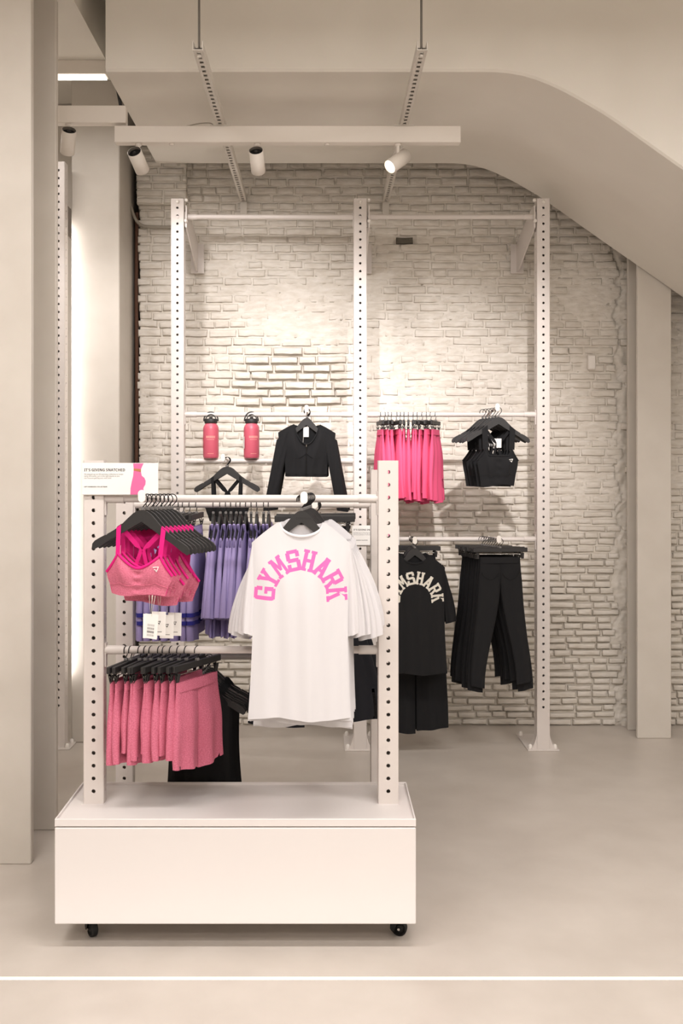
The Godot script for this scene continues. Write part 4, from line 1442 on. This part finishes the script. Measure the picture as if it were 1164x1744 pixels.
# ------------------------------------------------------------------ goods on the rack behind the mobile unit
func make_rear_goods():
	# lilac tees, edge-on along the top rail
	var hang := top_hanger(0.145)
	var lil := [tee(M.lilac, M.lilac, 0.205, 0.3, 0.49, 0.168), tee(M.lilac, M.lilac, 0.215, 2.4, 0.50, 0.168)]
	var xs := [-0.498, -0.466, -0.441, -0.418, -0.393, -0.374, -0.349, -0.326, -0.30, -0.269, -0.246]
	for i in xs.size():
		var at := Vector3(xs[i], 1.6403, REAR_Z)
		var turn := Vector3(0, deg_to_rad(90.0) + rng.randf_range(-0.10, 0.10), 0)
		place(hang, "hanger", "black edge-on hanger of the %s lilac tee counted from the striped shorts" % ORD[i], "hanger", "hangers of lilac tees", at, turn)
		place(lil[i % 2], "lilac_tee", "%s short lilac tee counted from the striped shorts towards the white tees" % ORD[i], "t-shirt", "lilac tees", at, turn)
	# lilac shorts with two blue hem stripes
	var clip := clip_hanger(0.15)
	var sh := striped_shorts()
	xs = [-0.80, -0.765, -0.73, -0.69, -0.655, -0.635, -0.606, -0.575]
	for i in xs.size():
		var at := Vector3(xs[i], 1.6403, REAR_Z)
		var turn := Vector3(0, deg_to_rad(87.0) + rng.randf_range(-0.06, 0.06), 0)
		place(clip, "clip_hanger", "black clip hanger of the %s striped shorts counted towards the lilac tees" % ORD[i], "hanger", "clip hangers of lilac striped shorts", at, turn)
		place(sh, "striped_shorts", "%s lilac shorts with blue hem stripes, counted towards the lilac tees" % ORD[i], "shorts", "lilac striped shorts", at, turn)
	# navy flared trousers on an arm behind the white tees
	arm("white display arm on the rear rack behind the white tees", Vector3(-0.034, 1.6255, REAR_Z), 0.34, 0.012)
	var navy := [bottoms(M.navy_cloth, 0.13, 0.16, 0.24, 0.815, 0.12, 0.085, 0.5, 0.02, 0.01), bottoms(M.navy_cloth, 0.13, 0.155, 0.24, 0.81, 0.11, 0.07, 2.0, 0.02, 0.01)]
	stack(clip_hanger(0.17), navy, 5, Vector3(-0.034, 1.645, -4.22), Vector3(0.002, 0, -0.05), 0.0, 0.04, ["flared_trousers"], ["navy flared trousers foremost behind the white lettered tees", "navy flared trousers packed on the arm behind the white tees"], "trousers", "black clip hanger of navy flared trousers", "navy flared trousers")
	# long black tops on the low rail
	arm("white display arm on the rear rack's low rail", Vector3(-0.545, 0.934, REAR_Z), 0.30, 0.012)
	var tops := [tee(M.black_cloth, M.black_cloth, 0.0, 0.9, 0.50, 0.135), tee(M.black_cloth, M.black_cloth, 0.0, 2.2, 0.48, 0.14)]
	stack(top_hanger(0.2), tops, 8, Vector3(-0.53, 0.957, -4.235), Vector3(0.003, 0, -0.034), -0.05, 0.05, ["black_top"], ["plain black top beside the heather pink shorts, foremost of its arm", "plain black top behind the heather pink shorts"], "top", "black hanger of a plain black top", "plain black tops")

func striped_shorts() -> Node3D:
	var o := bottoms(M.lilac, 0.135, 0.16, 0.2, 0.49, 0.095, 0.012, 0.7, 0.024, 0.005)
	for y in [0.06, 0.095]:
		for s: float in [-1.0, 1.0]:
			var st := begin()
			var rows := []
			for k in 2:
				rows.append([Vector3(s * 0.092, -0.113 - 0.49 + y + k * 0.018, 0), Vector3(0.0985, 0.008 * s, 0), Vector3(0, 0, 0.0235), 0.0045, 5.0, 0.7 + s * 1.3])
			add_cloth(st, rows, 36)
			part(o, "stripe", finish(st), M.royal_blue)
	return o

# ------------------------------------------------------------------ goods on the mobile unit
func make_front_goods():
	# heather pink bras
	arm("white display arm holding the heather pink bras", Vector3(-0.655, 1.673, UNIT_Z), 0.325, 0.014)
	var hang := top_hanger(0.185, M.black_metal)
	var bras := [bra(M.heather_pink, M.hot_pink, 2), bra(M.heather_pink, M.hot_pink, 0, 0.0, 1.0), bra(M.heather_pink, M.hot_pink, 1, 0.0, 2.0), bra(M.heather_pink, M.hot_pink, 0, 0.04, 3.0), bra(M.heather_pink, M.hot_pink, 1, 0.02, 0.5, true)]
	for i in 8:
		var at := Vector3(-0.652 + 0.010 * i, 1.700 - 0.001 * i, -3.625 - 0.034 * i)
		var turn := Vector3(0, -0.16 - rng.randf_range(0.0, 0.06), -0.05)
		place(hang, "hanger", "broad black hanger of the %s heather pink bra from the arm's end cap" % ORD[i], "hanger", "hangers of the heather pink bras", at, turn)
		place(bras[mini(i, 4) if i < 5 else [1, 4, 3][i - 5]], "heather_bra", "heather pink crop bra with magenta crossed straps, foremost of its arm" if i == 0 else "%s heather pink crop bra with magenta trim, counted from the arm's end cap" % ORD[i], "bra", "heather pink bras", at, turn)
	# white tees
	arm("white display arm holding the white lettered tees", Vector3(-0.068, 1.673, UNIT_Z), 0.325, 0.008)
	var tees := [tee(M.white_cloth, M.tee_white_print, 0.215, 0.2), tee(M.white_cloth, M.tee_white_print, 0.235, 1.4), tee(M.white_cloth, M.tee_white_print, 0.255, 2.9), tee(M.white_cloth, M.tee_white_print, 0.275, 4.1), tee(M.white_cloth, M.tee_white_print, 0.295, 5.2)]
	var th := top_hanger(0.152)
	words(th, "GYMSHARK", Vector3(-0.021, -0.092, 0.0055), 0.0075, M.ink)
	for i in 8:
		var at := Vector3(-0.076 + 0.004 * i, 1.6975, -3.625 - 0.036 * i)
		var turn := Vector3(0, rng.randf_range(-0.03, 0.03), -0.012)
		place(th, "hanger", "broad black hanger of the %s white tee from the arm's end cap" % ORD[i], "hanger", "hangers of the white tees", at, turn)
		place(tees[mini(i, 4)], "lettered_tee", "white mesh tee with pink arched lettering across its front" if i == 0 else "%s white mesh tee counted from the one showing the pink lettering" % ORD[i], "t-shirt", "white tees", at, turn, Vector3(1, 1.0 + (0.0 if i == 0 else rng.randf_range(0.02, 0.07)), 1))
	# heather pink shorts along the low rail
	var clip := clip_hanger(0.15)
	var sh := [bottoms(M.heather_pink, 0.128, 0.142, 0.2, 0.30, 0.074, 0.004, 0.2, 0.022, 0.008), bottoms(M.heather_pink, 0.128, 0.145, 0.2, 0.31, 0.075, 0.006, 1.9, 0.026, 0.010), bottoms(M.heather_pink, 0.128, 0.14, 0.2, 0.29, 0.073, 0.002, 3.7, 0.020, 0.009)]
	var xs := [-0.776, -0.758, -0.722, -0.699, -0.677, -0.644, -0.624, -0.597, -0.567, -0.538, -0.495]
	for i in xs.size():
		var at := Vector3(xs[i], 1.077 + 0.0148, UNIT_Z)
		var yaw := deg_to_rad(72.0 if i < 10 else 58.0) + rng.randf_range(-0.09, 0.09)
		var turn := Vector3(0, yaw, 0)
		place(clip, "clip_hanger", "black clip hanger of the %s heather pink shorts from the sign's post" % ORD[i], "hanger", "clip hangers of the heather pink shorts", at, turn)
		place(sh[i % 3], "heather_shorts", "%s heather pink short leggings along the low rail from the sign's post" % ORD[i] if i < 10 else "heather pink short leggings at the row's end, broad side showing", "shorts", "heather pink shorts", at, turn, Vector3(1, rng.randf_range(0.98, 1.04) * (1.0 if i < 10 else 1.05), 1))

# ------------------------------------------------------------------ signs
func words(parent: Node, text: String, at: Vector3, tall: float, m: Material, bold := true):
	var f := SystemFont.new()
	f.font_names = PackedStringArray(["Droid Sans"])
	f.font_weight = 700 if bold else 400
	var t := TextMesh.new()
	t.text = text
	t.font = f
	t.font_size = 32
	t.pixel_size = tall / 23.0
	t.depth = 0.0004
	t.curve_step = 2.0
	t.horizontal_alignment = HORIZONTAL_ALIGNMENT_LEFT
	t.vertical_alignment = VERTICAL_ALIGNMENT_BOTTOM
	var o := part(parent, "lettering", t, m)
	o.position = at

func sign_board(label: String, at: Vector3):
	var o := thing("sign_board", label, "sign", at)
	part(o, "board", box(Vector3(0.298, 0.124, 0.003), 0.0005, Vector3(0.149, -0.062, 0)), M.paper)
	part(o, "holder", span(Vector3(0.012, -0.126, -0.012), Vector3(0.285, -0.119, -0.002), 0.001), M.fitting_white)
	words(o, "IT'S GIVING SNATCHED", Vector3(0.0085, -0.036, 0.0018), 0.0105, M.ink)
	words(o, "We pepped up our lift seamless collection to sculpt", Vector3(0.0085, -0.048, 0.0018), 0.0048, M.ink_grey, false)
	words(o, "every silhouette, just in the right places so you", Vector3(0.0085, -0.0555, 0.0018), 0.0048, M.ink_grey, false)
	words(o, "can focus on getting your next level.", Vector3(0.0085, -0.063, 0.0018), 0.0048, M.ink_grey, false)
	words(o, "LIFT SEAMLESS COLLECTION", Vector3(0.0085, -0.097, 0.0018), 0.0048, M.ink)
	# flat print of someone in pink leggings, from waist to thigh
	pic(o, "printed_top", [[0.200, -0.0015], [0.241, -0.0015], [0.236, -0.012], [0.231, -0.024], [0.202, -0.021], [0.201, -0.012]], M.leggings_print, 0.0017)
	pic(o, "printed_waist", [[0.202, -0.021], [0.231, -0.024], [0.231, -0.036], [0.202, -0.030]], M.skin_print, 0.0017)
	pic(o, "printed_leggings", [[0.202, -0.030], [0.231, -0.035], [0.234, -0.050], [0.244, -0.058], [0.249, -0.070], [0.248, -0.084], [0.242, -0.094], [0.240, -0.1], [0.244, -0.1235], [0.189, -0.1235], [0.190, -0.098], [0.195, -0.072], [0.200, -0.052]], M.leggings_print, 0.0017)

func pic(o: Node, called: String, pts: Array, m: Material, lift: float):
	var poly := PackedVector2Array()
	for p in pts: poly.append(Vector2(p[0], p[1]))
	part(o, called, slab(poly, 0.0015, lift), m)

func make_signs():
	sign_board("white sign with black lettering and a pink leggings picture on the mobile unit", Vector3(-0.9405, 1.8135, -3.897))
	sign_board("white sign with black lettering at the wall rack's middle upright", Vector3(0.184, 1.4225, -6.283))
